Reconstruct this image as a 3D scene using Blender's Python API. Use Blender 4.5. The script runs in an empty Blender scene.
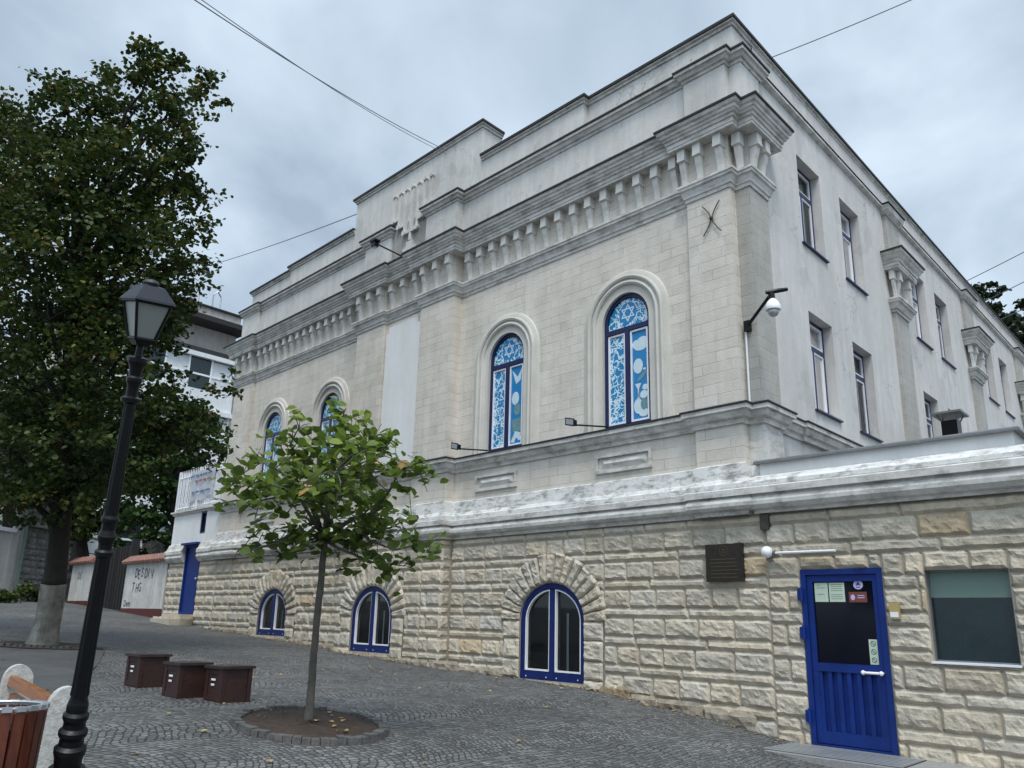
import bpy, bmesh, math, random
import numpy as np
from mathutils import Vector, Matrix, noise
random.seed(7); np.random.seed(7)
SC = bpy.context.scene
COL = SC.collection
R = math.radians
# ---------------------------------------------------------------- camera
FPX = 835.18
pitch, roll = R(15.855), R(1.385)
FW = Vector((0, math.cos(pitch), math.sin(pitch)))
r0 = Vector((1, 0, 0)); u0 = r0.cross(FW)
RT = r0 * math.cos(roll) + u0 * math.sin(roll)
UP = -r0 * math.sin(roll) + u0 * math.cos(roll)
cam = bpy.data.objects.new('camera', bpy.data.cameras.new('camera'))
COL.objects.link(cam)
cam.data.sensor_width = 36; cam.data.lens = FPX / 1024 * 36
cam.data.clip_end = 3000; cam.data.clip_start = .05
m = Matrix.Identity(4)
for i in range(3):
    m[i][0] = RT[i]; m[i][1] = UP[i]; m[i][2] = -FW[i]
cam.matrix_world = m
SC.camera = cam
# ---------------------------------------------------------------- world, sun, exposure
SUN_EL, SUN_AZ = R(60), R(178)      # azimuth from +Y clockwise: the light comes from behind the camera
w = bpy.data.worlds.new('World'); SC.world = w; w.use_nodes = True
N = w.node_tree.nodes; Lk = w.node_tree.links; N.clear()
wo = N.new('ShaderNodeOutputWorld'); bg = N.new('ShaderNodeBackground')
sky = N.new('ShaderNodeTexSky'); sky.sky_type = 'NISHITA'; sky.sun_disc = False
sky.sun_elevation = SUN_EL; sky.sun_rotation = SUN_AZ
tc = N.new('ShaderNodeTexCoord')
mp = N.new('ShaderNodeMapping'); mp.inputs['Scale'].default_value = (1.5, 1.5, 2.8); mp.inputs['Rotation'].default_value = (0, .25, .4)
ns = N.new('ShaderNodeTexNoise'); ns.inputs['Scale'].default_value = 1.5; ns.inputs['Detail'].default_value = 8; ns.inputs['Roughness'].default_value = .52; ns.inputs['Distortion'].default_value = .5
rp = N.new('ShaderNodeValToRGB')
rp.color_ramp.elements[0].position = .34; rp.color_ramp.elements[0].color = (2.9, 3.65, 4.55, 1)
rp.color_ramp.elements[1].position = .68; rp.color_ramp.elements[1].color = (5.6, 6.65, 7.6, 1)
sx = N.new('ShaderNodeSeparateXYZ')
# an overcast sky is brighter overhead and round the hidden sun than at the horizon
dt = N.new('ShaderNodeVectorMath'); dt.operation = 'DOT_PRODUCT'
sd = (math.sin(SUN_AZ) * math.cos(SUN_EL), math.cos(SUN_AZ) * math.cos(SUN_EL), math.sin(SUN_EL))
dt.inputs[1].default_value = sd
mr = N.new('ShaderNodeMapRange'); mr.inputs['From Min'].default_value = .62; mr.inputs['From Max'].default_value = 1
mr.inputs['To Min'].default_value = 1.0; mr.inputs['To Max'].default_value = 3.4
mul = N.new('ShaderNodeMix'); mul.data_type = 'RGBA'; mul.blend_type = 'MULTIPLY'; mul.inputs['Factor'].default_value = 1
mx = N.new('ShaderNodeMix'); mx.data_type = 'RGBA'; mx.inputs['Factor'].default_value = .93
Lk.new(tc.outputs['Generated'], mp.inputs['Vector']); Lk.new(mp.outputs[0], ns.inputs['Vector']); Lk.new(ns.outputs['Fac'], rp.inputs[0])
Lk.new(tc.outputs['Generated'], dt.inputs[0]); Lk.new(dt.outputs['Value'], mr.inputs['Value'])
Lk.new(rp.outputs[0], mul.inputs[6]); Lk.new(mr.outputs[0], mul.inputs[7])
Lk.new(sky.outputs[0], mx.inputs[6]); Lk.new(mul.outputs[2], mx.inputs[7]); Lk.new(mx.outputs[2], bg.inputs['Color'])
bg.inputs['Strength'].default_value = .10
Lk.new(bg.outputs[0], wo.inputs[0])
sun = bpy.data.objects.new('sun', bpy.data.lights.new('sun', 'SUN')); COL.objects.link(sun)
sun.data.energy = 1.5; sun.data.angle = R(16); sun.data.color = (1, .93, .83)
sun.rotation_euler = (-Vector(sd)).to_track_quat('-Z', 'Y').to_euler()
SC.view_settings.view_transform = 'Standard'; SC.view_settings.look = 'None'
SC.view_settings.gamma = 1; SC.view_settings.exposure = .52
SC.cycles.max_bounces = 6; SC.cycles.transparent_max_bounces = 10
# ---------------------------------------------------------------- frames of the place
AX = Vector((-.673993, .738738, 0))      # along the front, to the left
BX = Vector((.665413, .746476, 0))       # along the side, away
CH = Vector((3.55658, 11.43538, 0))
def L(u, v, z): return CH + AX * u + BX * v + Vector((0, 0, z))
def FA(a, d, z): return L(a, -d, z)                      # front wall: a to the left, d outwards
def FB(a, d, z): return L(.15 - d, a, z)                 # side wall: a away, d outwards
WU = [-30, -6, -1.5, 0, 1.25, 3.1, 6.8, 10.3, 17.2, 21, 30, 60]
WZ = [-1.9, -1.62, -1.5, -1.36, -1.2, -1.0, -.87, -.72, -.42, -.2, .25, 1.4]
def gu(u): return float(np.interp(u, WU, WZ))
det = AX.x * BX.y - AX.y * BX.x
def toUV(x, y):
    x -= CH.x; y -= CH.y
    return (x * BX.y - y * BX.x) / det, (AX.x * y - AX.y * x) / det
def gz(x, y): return gu(toUV(x, y)[0])
def at(px, py, d):                                       # a point at distance d along the view, seen in the photo at px, py
    return (RT * (px - 512) - UP * (py - 384)) * (d / FPX) + FW * d
# ---------------------------------------------------------------- materials
def mat(name, col, rough=.8, metal=0, noise_amt=.0, noise_scale=4., bump=0., bump_scale=40., streak=0., spec=.5, extra=None, attr=None, stain=None):
    mm = bpy.data.materials.new(name); mm.use_nodes = True
    n = mm.node_tree.nodes; l = mm.node_tree.links; b = n['Principled BSDF']
    b.inputs['Roughness'].default_value = rough; b.inputs['Metallic'].default_value = metal
    b.inputs['Specular IOR Level'].default_value = spec
    geo = n.new('ShaderNodeNewGeometry'); pos = geo.outputs['Position']
    rgb = n.new('ShaderNodeRGB'); rgb.outputs[0].default_value = (*col, 1); cur = rgb.outputs[0]
    def mulby(cur, fac_socket, lo, hi, tint=(1, 1, 1), p0=.3, p1=.7):
        r = n.new('ShaderNodeValToRGB'); r.color_ramp.elements[0].position = p0; r.color_ramp.elements[1].position = p1
        r.color_ramp.elements[0].color = (lo * tint[0], lo * tint[1], lo * tint[2], 1); r.color_ramp.elements[1].color = (hi, hi, hi, 1)
        l.new(fac_socket, r.inputs[0])
        x = n.new('ShaderNodeMix'); x.data_type = 'RGBA'; x.blend_type = 'MULTIPLY'; x.inputs['Factor'].default_value = 1
        l.new(cur, x.inputs[6]); l.new(r.outputs[0], x.inputs[7]); return x.outputs[2]
    def nz(scale, sc=(1, 1, 1), det_=5, rgh=.6):
        mp_ = n.new('ShaderNodeMapping'); mp_.inputs['Scale'].default_value = sc; l.new(pos, mp_.inputs['Vector'])
        t = n.new('ShaderNodeTexNoise'); t.inputs['Scale'].default_value = scale; t.inputs['Detail'].default_value = det_; t.inputs['Roughness'].default_value = rgh
        l.new(mp_.outputs[0], t.inputs['Vector']); return t.outputs['Fac']
    if attr:
        at_ = n.new('ShaderNodeAttribute'); at_.attribute_name = attr
        x = n.new('ShaderNodeMix'); x.data_type = 'RGBA'; x.blend_type = 'MULTIPLY'; x.inputs['Factor'].default_value = 1
        l.new(cur, x.inputs[6]); l.new(at_.outputs['Color'], x.inputs[7]); cur = x.outputs[2]
    if noise_amt: cur = mulby(cur, nz(noise_scale), 1 - noise_amt, 1 + noise_amt * .35)
    if noise_amt: cur = mulby(cur, nz(noise_scale * 7), 1 - noise_amt * .5, 1 + noise_amt * .2)
    if streak: cur = mulby(cur, nz(2.6, (1.6, 1.6, .16), 6, .65), 1 - streak, 1.0, (1, .99, .96))
    if stain:
        cur = mulby(cur, nz(stain[0], (.8, .8, 2.2), 9, .75), stain[1], 1.0, (1, .99, .96), .38, .52)
    hgt = None
    if bump:
        hgt = nz(bump_scale, det_=6)
    if extra: cur, hgt = extra(n, l, cur, hgt, pos, mulby)
    if hgt is not None:
        bp = n.new('ShaderNodeBump'); bp.inputs['Strength'].default_value = max(bump, .01); bp.inputs['Distance'].default_value = .02
        l.new(hgt, bp.inputs['Height']); l.new(bp.outputs[0], b.inputs['Normal'])
    l.new(cur, b.inputs['Base Color'])
    return mm
def ashlar(bw, rh, dark, groove):
    def f(n, l, cur, hgt, pos, mulby):
        uv = n.new('ShaderNodeUVMap')
        wn = n.new('ShaderNodeTexNoise'); wn.inputs['Scale'].default_value = 9; l.new(uv.outputs[0], wn.inputs['Vector'])
        ad = n.new('ShaderNodeVectorMath'); ad.operation = 'MULTIPLY_ADD'; l.new(wn.outputs['Color'], ad.inputs[0]); ad.inputs[1].default_value = (.012, .012, 0)
        l.new(uv.outputs[0], ad.inputs[2])
        br = n.new('ShaderNodeTexBrick'); l.new(ad.outputs[0], br.inputs['Vector'])
        br.inputs['Scale'].default_value = 1; br.inputs['Brick Width'].default_value = bw; br.inputs['Row Height'].default_value = rh
        br.inputs['Mortar Size'].default_value = groove; br.inputs['Mortar Smooth'].default_value = .5
        br.inputs['Color1'].default_value = (1, 1, 1, 1); br.inputs['Color2'].default_value = (.86, .86, .85, 1); br.inputs['Mortar'].default_value = (dark, dark, dark, 1)
        br.offset = .5; br.squash = 1.35; br.squash_frequency = 3
        # joints fade in and out like worn pointing
        nn = n.new('ShaderNodeTexNoise'); nn.inputs['Scale'].default_value = 2.2; l.new(uv.outputs[0], nn.inputs['Vector'])
        rr = n.new('ShaderNodeMapRange'); rr.inputs['From Min'].default_value = .38; rr.inputs['From Max'].default_value = .6; rr.inputs['To Min'].default_value = .25
        l.new(nn.outputs['Fac'], rr.inputs['Value'])
        x = n.new('ShaderNodeMix'); x.data_type = 'RGBA'; x.blend_type = 'MULTIPLY'
        l.new(rr.outputs[0], x.inputs['Factor']); l.new(cur, x.inputs[6]); l.new(br.outputs['Color'], x.inputs[7])
        sb = n.new('ShaderNodeMath'); sb.operation = 'SUBTRACT'
        if hgt is not None: l.new(hgt, sb.inputs[0])
        else: sb.inputs[0].default_value = 0
        l.new(br.outputs['Fac'], sb.inputs[1])
        return x.outputs[2], sb.outputs[0]
    return f
def cobbles(n, l, cur, hgt, pos, mulby):
    wn = n.new('ShaderNodeTexNoise'); wn.inputs['Scale'].default_value = .9; wn.inputs['Detail'].default_value = 2; l.new(pos, wn.inputs['Vector'])
    ad = n.new('ShaderNodeVectorMath'); ad.operation = 'MULTIPLY_ADD'; l.new(wn.outputs['Color'], ad.inputs[0]); ad.inputs[1].default_value = (.4, .4, 0); l.new(pos, ad.inputs[2])
    mp0 = n.new('ShaderNodeMapping'); mp0.inputs['Rotation'].default_value = (0, 0, .75); mp0.inputs['Scale'].default_value = (1, 1, 0); l.new(ad.outputs[0], mp0.inputs['Vector'])
    sx_ = n.new('ShaderNodeSeparateXYZ'); l.new(mp0.outputs[0], sx_.inputs[0])
    def mth(op, a, b=None):
        q_ = n.new('ShaderNodeMath'); q_.operation = op
        for i_, v_ in enumerate((a, b)):
            if v_ is None: continue
            if isinstance(v_, (int, float)): q_.inputs[i_].default_value = v_
            else: l.new(v_, q_.inputs[i_])
        return q_.outputs[0]
    arc = mth('MULTIPLY', mth('ABSOLUTE', mth('SINE', mth('MULTIPLY', sx_.outputs[0], 2.1))), .28)       # setts laid in scallops
    mp_ = n.new('ShaderNodeCombineXYZ'); l.new(sx_.outputs[0], mp_.inputs[0]); l.new(mth('SUBTRACT', sx_.outputs[1], arc), mp_.inputs[1])
    v1 = n.new('ShaderNodeTexVoronoi'); v1.feature = 'DISTANCE_TO_EDGE'; v1.inputs['Scale'].default_value = 14.0; v1.inputs['Randomness'].default_value = .38
    v2 = n.new('ShaderNodeTexVoronoi'); v2.feature = 'F1'; v2.inputs['Scale'].default_value = 14.0; v2.inputs['Randomness'].default_value = .38
    l.new(mp_.outputs[0], v1.inputs['Vector']); l.new(mp_.outputs[0], v2.inputs['Vector'])
    r = n.new('ShaderNodeMapRange'); r.inputs['From Min'].default_value = .02; r.inputs['From Max'].default_value = .16; l.new(v1.outputs['Distance'], r.inputs['Value'])
    g = n.new('ShaderNodeMapRange'); g.inputs['To Min'].default_value = .36; g.inputs['To Max'].default_value = 1.0; l.new(r.outputs[0], g.inputs['Value'])
    sp = n.new('ShaderNodeSeparateColor'); l.new(v2.outputs['Color'], sp.inputs[0])
    c = n.new('ShaderNodeMapRange'); c.inputs['To Min'].default_value = .62; c.inputs['To Max'].default_value = 1.4; l.new(sp.outputs[0], c.inputs['Value'])
    mm_ = n.new('ShaderNodeMath'); mm_.operation = 'MULTIPLY'; l.new(g.outputs[0], mm_.inputs[0]); l.new(c.outputs[0], mm_.inputs[1])
    x = n.new('ShaderNodeMix'); x.data_type = 'RGBA'; x.blend_type = 'MULTIPLY'; x.inputs['Factor'].default_value = 1
    l.new(cur, x.inputs[6]); l.new(mm_.outputs[0], x.inputs[7])
    sm = n.new('ShaderNodeMath'); sm.operation = 'POWER'; l.new(r.outputs[0], sm.inputs[0]); sm.inputs[1].default_value = .6
    t = n.new('ShaderNodeMath'); t.operation = 'MULTIPLY_ADD'; l.new(sp.outputs[1], t.inputs[0]); t.inputs[1].default_value = .8; l.new(sm.outputs[0], t.inputs[2])
    q = n.new('ShaderNodeMath'); q.operation = 'MULTIPLY_ADD'; l.new(hgt, q.inputs[0]); q.inputs[1].default_value = .5; l.new(t.outputs[0], q.inputs[2])
    return x.outputs[2], q.outputs[0]
def cracks(n, l, cur, hgt, pos, mulby):
    t = n.new('ShaderNodeTexNoise'); t.inputs['Scale'].default_value = 2.5; t.inputs['Detail'].default_value = 6; l.new(pos, t.inputs['Vector'])
    ad = n.new('ShaderNodeVectorMath'); ad.operation = 'MULTIPLY_ADD'; l.new(t.outputs['Color'], ad.inputs[0]); ad.inputs[1].default_value = (.9, .9, .9); l.new(pos, ad.inputs[2])
    v = n.new('ShaderNodeTexVoronoi'); v.feature = 'DISTANCE_TO_EDGE'; v.inputs['Scale'].default_value = .55; l.new(ad.outputs[0], v.inputs['Vector'])
    m1 = n.new('ShaderNodeMapRange'); m1.inputs['From Max'].default_value = .006; m1.inputs['To Min'].default_value = .55; m1.inputs['To Max'].default_value = 1; l.new(v.outputs['Distance'], m1.inputs['Value'])
    k = n.new('ShaderNodeTexNoise'); k.inputs['Scale'].default_value = .6; l.new(pos, k.inputs['Vector'])
    m2 = n.new('ShaderNodeMapRange'); m2.inputs['From Min'].default_value = .48; m2.inputs['From Max'].default_value = .58; l.new(k.outputs['Fac'], m2.inputs['Value'])
    x = n.new('ShaderNodeMix'); x.data_type = 'RGBA'; x.blend_type = 'MULTIPLY'; l.new(m2.outputs[0], x.inputs['Factor']); l.new(cur, x.inputs[6]); l.new(m1.outputs[0], x.inputs[7])
    # paler repairs with a ragged edge
    q = n.new('ShaderNodeTexNoise'); q.inputs['Scale'].default_value = .9; q.inputs['Detail'].default_value = 4; l.new(pos, q.inputs['Vector'])
    m3 = n.new('ShaderNodeMapRange'); m3.inputs['From Min'].default_value = .60; m3.inputs['From Max'].default_value = .615; m3.inputs['To Min'].default_value = 1; m3.inputs['To Max'].default_value = .9; l.new(q.outputs['Fac'], m3.inputs['Value'])
    y = n.new('ShaderNodeMix'); y.data_type = 'RGBA'; y.blend_type = 'MULTIPLY'; y.inputs['Factor'].default_value = 1; l.new(x.outputs[2], y.inputs[6]); l.new(m3.outputs[0], y.inputs[7])
    return y.outputs[2], hgt
M = {}
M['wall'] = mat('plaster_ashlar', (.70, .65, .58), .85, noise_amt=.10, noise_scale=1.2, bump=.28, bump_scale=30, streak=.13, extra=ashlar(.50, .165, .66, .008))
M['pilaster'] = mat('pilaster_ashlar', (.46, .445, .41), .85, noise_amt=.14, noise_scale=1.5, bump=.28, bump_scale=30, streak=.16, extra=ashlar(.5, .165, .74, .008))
M['trim'] = mat('painted_trim', (.70, .685, .65), .75, noise_amt=.10, noise_scale=2.5, bump=.12, bump_scale=25, streak=.26, stain=(3.4, .60))
M['corbel'] = mat('white_corbel', (.74, .725, .69), .7, noise_amt=.10, noise_scale=4, streak=.2)
M['band'] = mat('weathered_band', (.76, .755, .735), .75, noise_amt=.08, noise_scale=3, bump=.25, bump_scale=25, streak=.16, stain=(4.6, .42))
M['parapet'] = mat('parapet_plaster', (.66, .65, .625), .85, noise_amt=.12, noise_scale=1.1, bump=.2, bump_scale=25, streak=.2, extra=cracks)
M['side'] = mat('side_plaster', (.62, .605, .585), .85, noise_amt=.12, noise_scale=.8, bump=.2, bump_scale=30, streak=.15, extra=cracks)
M['white'] = mat('smooth_white_plaster', (.76, .765, .76), .7, noise_amt=.06, noise_scale=1.5, bump=.08, streak=.1)
M['surround'] = mat('window_surround', (.60, .575, .525), .8, noise_amt=.1, noise_scale=3, bump=.1, bump_scale=30, streak=.12)
M['plinth'] = mat('damp_plinth_stone', (.36, .31, .24), .9, noise_amt=.4, noise_scale=6, bump=.8, bump_scale=30, attr='tint', streak=.2)
M['stone'] = mat('rock_faced_stone', (.56, .50, .405), .9, noise_amt=.24, noise_scale=5, bump=.7, bump_scale=30, attr='tint', streak=.12)
M['mortar'] = mat('mortar', (.40, .36, .29), .95, noise_amt=.2, bump=.3)
M['flash'] = mat('roof_flashing', (.022, .022, .022), .75, noise_amt=.3, noise_scale=3)
M['flash2'] = mat('zinc_cap', (.22, .225, .23), .4, metal=.5, noise_amt=.2)
M['roof'] = mat('roof_felt', (.12, .12, .12), .9, noise_amt=.2)
M['blue'] = mat('blue_paint', (.004, .026, .175), .5, spec=.3, noise_amt=.3, noise_scale=3, bump=.05)
M['deepblue'] = mat('deep_blue_paint', (.005, .017, .12), .5, spec=.3, noise_amt=.25)
M['navy'] = mat('navy_paint', (.006, .014, .075), .4, noise_amt=.15)
M['bead'] = mat('white_paint', (.78, .79, .82), .5, noise_amt=.06)
M['room'] = mat('dark_room', (.02, .022, .025), .9)
M['curtain'] = mat('curtain', (.62, .65, .66), .9, noise_amt=.15, noise_scale=3)
M['black'] = mat('black_iron', (.0035, .004, .005), .38, spec=.3, noise_amt=.3, noise_scale=12, bump=.15, bump_scale=60)
M['iron'] = mat('rusty_iron', (.07, .055, .045), .7, noise_amt=.4, noise_scale=12)
M['plastic'] = mat('white_plastic', (.78, .79, .8), .35)
M['cable'] = mat('cable', (.16, .17, .19), .6)
M['cobble'] = mat('cobblestones', (.150, .150, .146), .7, noise_amt=.38, noise_scale=.5, bump=.9, bump_scale=55, extra=cobbles)
M['asphalt'] = mat('worn_asphalt', (.075, .075, .076), .85, noise_amt=.35, noise_scale=1.7, bump=.6, bump_scale=60)
M['soil'] = mat('soil', (.055, .035, .024), .95, noise_amt=.5, noise_scale=9, bump=1, bump_scale=22)
M['kerb'] = mat('kerb_stone', (.105, .10, .095), .85, noise_amt=.4, noise_scale=9, bump=.8, bump_scale=30)
M['concrete'] = mat('terrazzo_concrete', (.50, .49, .46), .8, noise_amt=.35, noise_scale=28, bump=.35, bump_scale=70)
M['slab'] = mat('granite_slab', (.30, .295, .29), .45, noise_amt=.25, noise_scale=20, bump=.1)
M['bronze'] = mat('dark_bronze', (.035, .028, .022), .38, metal=.5, noise_amt=.3, noise_scale=15, bump=.1)
M['gilt'] = mat('worn_gilt', (.09, .065, .038), .5, metal=.4)
M['brown'] = mat('brown_painted_wood', (.042, .014, .011), .55, noise_amt=.35, noise_scale=5, bump=.3, bump_scale=25, streak=.2)
M['browntop'] = mat('dark_wood_lid', (.035, .018, .016), .55, noise_amt=.35, noise_scale=9, bump=.3)
def wood(n, l, cur, hgt, pos, mulby):
    tcn = n.new('ShaderNodeTexCoord'); mp_ = n.new('ShaderNodeMapping'); mp_.inputs['Scale'].default_value = (3, 60, 60); l.new(tcn.outputs['UV'], mp_.inputs['Vector'])
    t = n.new('ShaderNodeTexNoise'); t.inputs['Scale'].default_value = 1; t.inputs['Detail'].default_value = 5; l.new(mp_.outputs[0], t.inputs['Vector'])
    return mulby(cur, t.outputs['Fac'], .6, 1.15), t.outputs['Fac']
M['orange'] = mat('stained_wood', (.30, .11, .03), .42, noise_amt=.2, noise_scale=8, bump=.15, extra=wood)
M['redwood'] = mat('red_stained_wood', (.125, .030, .014), .45, noise_amt=.2, noise_scale=8, bump=.15, extra=wood)
M['steel'] = mat('galvanised_steel', (.50, .52, .54), .42, metal=.6, noise_amt=.2)
M['graf'] = mat('spray_paint', (.10, .10, .11), .8)
M['tile'] = mat('red_roof_tile', (.27, .14, .11), .85, noise_amt=.35, noise_scale=5, bump=.3)
M['gate'] = mat('dark_gate', (.018, .016, .016), .7, noise_amt=.3)
M['redband'] = mat('dark_red_paint', (.10, .022, .018), .7, noise_amt=.3)
M['rubble'] = mat('rubble_stone', (.30, .285, .26), .95, noise_amt=.4, noise_scale=3, bump=1, bump_scale=7, attr='tint')
M['oldplaster'] = mat('old_plaster', (.66, .65, .62), .9, noise_amt=.25, noise_scale=1.2, bump=.4, bump_scale=12, streak=.3)
M['apt'] = mat('apartment_plaster', (.52, .49, .45), .9, noise_amt=.2, noise_scale=.8, streak=.3)
M['aptwhite'] = mat('apartment_white', (.72, .74, .76), .7, noise_amt=.08, streak=.12)
M['pinkish'] = mat('apartment_penthouse', (.56, .52, .50), .9, noise_amt=.25, noise_scale=.8, streak=.3)
M['paper'] = mat('paper_notice', (.50, .60, .48), .6, noise_amt=.08, noise_scale=40)
M['ink'] = mat('ink', (.12, .15, .13), .7)
M['redsign'] = mat('red_sticker', (.17, .045, .035), .5)
M['lilac'] = mat('lilac_sticker', (.45, .45, .70), .5)
M['sheer'] = mat('green_blind', (.15, .22, .19), .6, noise_amt=.05)
M['darkglass'] = mat('dark_glass', (.003, .004, .010), .12, spec=.25)
M['tealglass'] = mat('teal_glass', (.008, .022, .028), .22, spec=.6, noise_amt=.3, noise_scale=3)
M['brass'] = mat('yellow_intercom', (.40, .30, .12), .5)
M['banner'] = mat('banner_cloth', (.50, .53, .56), .8, noise_amt=.1, noise_scale=4)
M['bannerred'] = mat('banner_red', (.30, .12, .14), .8)
M['bannerblue'] = mat('banner_blue', (.14, .18, .34), .8)
M['bluesoft'] = mat('blue_art', (.015, .20, .46), .3)
M['artwhite'] = mat('art_white', (.58, .70, .76), .35, noise_amt=.12, noise_scale=12)
M['artgreen'] = mat('art_grey_green', (.16, .30, .32), .4, noise_amt=.3, noise_scale=20)
def art(n, l, cur, hgt, pos, mulby):
    w_ = n.new('ShaderNodeTexNoise'); w_.inputs['Scale'].default_value = 6; l.new(pos, w_.inputs['Vector'])
    ad = n.new('ShaderNodeVectorMath'); ad.operation = 'MULTIPLY_ADD'; l.new(w_.outputs['Color'], ad.inputs[0]); ad.inputs[1].default_value = (.22, .22, .22); l.new(pos, ad.inputs[2])
    v = n.new('ShaderNodeTexVoronoi'); v.feature = 'DISTANCE_TO_EDGE'; v.inputs['Scale'].default_value = 8; l.new(ad.outputs[0], v.inputs['Vector'])
    t = n.new('ShaderNodeTexNoise'); t.inputs['Scale'].default_value = 12; t.inputs['Detail'].default_value = 1; t.inputs['Distortion'].default_value = 1.2; l.new(pos, t.inputs['Vector'])
    m1 = n.new('ShaderNodeMath'); m1.operation = 'LESS_THAN'; l.new(v.outputs['Distance'], m1.inputs[0]); m1.inputs[1].default_value = .060
    m2 = n.new('ShaderNodeMath'); m2.operation = 'GREATER_THAN'; l.new(t.outputs['Fac'], m2.inputs[0]); m2.inputs[1].default_value = .60
    m3 = n.new('ShaderNodeMath'); m3.operation = 'MAXIMUM'; l.new(m1.outputs[0], m3.inputs[0]); l.new(m2.outputs[0], m3.inputs[1])
    x = n.new('ShaderNodeMix'); x.data_type = 'RGBA'; l.new(m3.outputs[0], x.inputs['Factor']); l.new(cur, x.inputs[6]); x.inputs[7].default_value = (.60, .74, .80, 1)
    return x.outputs[2], None
M['art'] = mat('patterned_glass', (.012, .20, .42), .3, extra=art)
def glass_mat(name, tint, ior=1.5):
    mm = bpy.data.materials.new(name); mm.use_nodes = True
    n = mm.node_tree.nodes; l = mm.node_tree.links; n.clear()
    o = n.new('ShaderNodeOutputMaterial'); t = n.new('ShaderNodeBsdfTransparent'); t.inputs[0].default_value = (*tint, 1)
    g = n.new('ShaderNodeBsdfGlossy'); g.inputs['Roughness'].default_value = .03; f = n.new('ShaderNodeFresnel'); f.inputs['IOR'].default_value = ior
    x = n.new('ShaderNodeMixShader'); l.new(f.outputs[0], x.inputs[0]); l.new(t.outputs[0], x.inputs[1]); l.new(g.outputs[0], x.inputs[2]); l.new(x.outputs[0], o.inputs[0])
    return mm
M['glass'] = glass_mat('window_glass', (.75, .8, .8), 1.6)
def milk():
    mm = bpy.data.materials.new('frosted_lamp_glass'); mm.use_nodes = True
    b = mm.node_tree.nodes['Principled BSDF']; b.inputs['Base Color'].default_value = (.30, .32, .29, 1); b.inputs['Roughness'].default_value = .35
    b.inputs['Transmission Weight'].default_value = .25; return mm
M['milk'] = milk()
def leafmat(name, c0, c1, c2, trans=.35):
    mm = bpy.data.materials.new(name); mm.use_nodes = True
    n = mm.node_tree.nodes; l = mm.node_tree.links; n.clear()
    o = n.new('ShaderNodeOutputMaterial'); a = n.new('ShaderNodeAttribute'); a.attribute_name = 'tint'
    r = n.new('ShaderNodeValToRGB'); e = r.color_ramp.elements; e[0].color = (*c0, 1); e[1].color = (*c2, 1); e[1].position = 1
    k = e.new(.6); k.color = (*c1, 1)
    p = n.new('ShaderNodeBsdfPrincipled'); p.inputs['Roughness'].default_value = .5; p.inputs['Specular IOR Level'].default_value = .35
    t = n.new('ShaderNodeBsdfTranslucent'); x = n.new('ShaderNodeMixShader'); x.inputs[0].default_value = trans
    sp = n.new('ShaderNodeSeparateColor'); l.new(a.outputs['Color'], sp.inputs[0]); l.new(sp.outputs[0], r.inputs[0])
    l.new(r.outputs[0], p.inputs['Base Color']); l.new(r.outputs[0], t.inputs[0]); l.new(p.outputs[0], x.inputs[1]); l.new(t.outputs[0], x.inputs[2]); l.new(x.outputs[0], o.inputs[0])
    return mm
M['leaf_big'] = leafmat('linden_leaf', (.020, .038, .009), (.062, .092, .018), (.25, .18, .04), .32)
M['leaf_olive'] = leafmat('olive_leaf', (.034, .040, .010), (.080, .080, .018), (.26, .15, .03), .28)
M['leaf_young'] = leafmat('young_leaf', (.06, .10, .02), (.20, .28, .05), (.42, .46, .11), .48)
M['leaf_far'] = leafmat('shrub_leaf', (.022, .05, .014), (.05, .10, .025), (.10, .15, .04), .3)
M['leaf_pine'] = leafmat('dark_leaf', (.016, .030, .016), (.030, .052, .022), (.06, .08, .03), .2)
M['deadleaf'] = leafmat('fallen_leaf', (.30, .17, .05), (.4, .3, .12), (.5, .45, .3), .1)
M['bark'] = mat('bark', (.035, .028, .022), .95, noise_amt=.4, noise_scale=6, bump=1, bump_scale=18, streak=.4)
M['barkwhite'] = mat('limewashed_bark', (.30, .28, .235), .95, noise_amt=.5, noise_scale=5, bump=1, bump_scale=18, streak=.45)
M['barkyoung'] = mat('young_bark', (.11, .10, .085), .9, noise_amt=.3, noise_scale=10, bump=.4, bump_scale=40)
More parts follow.
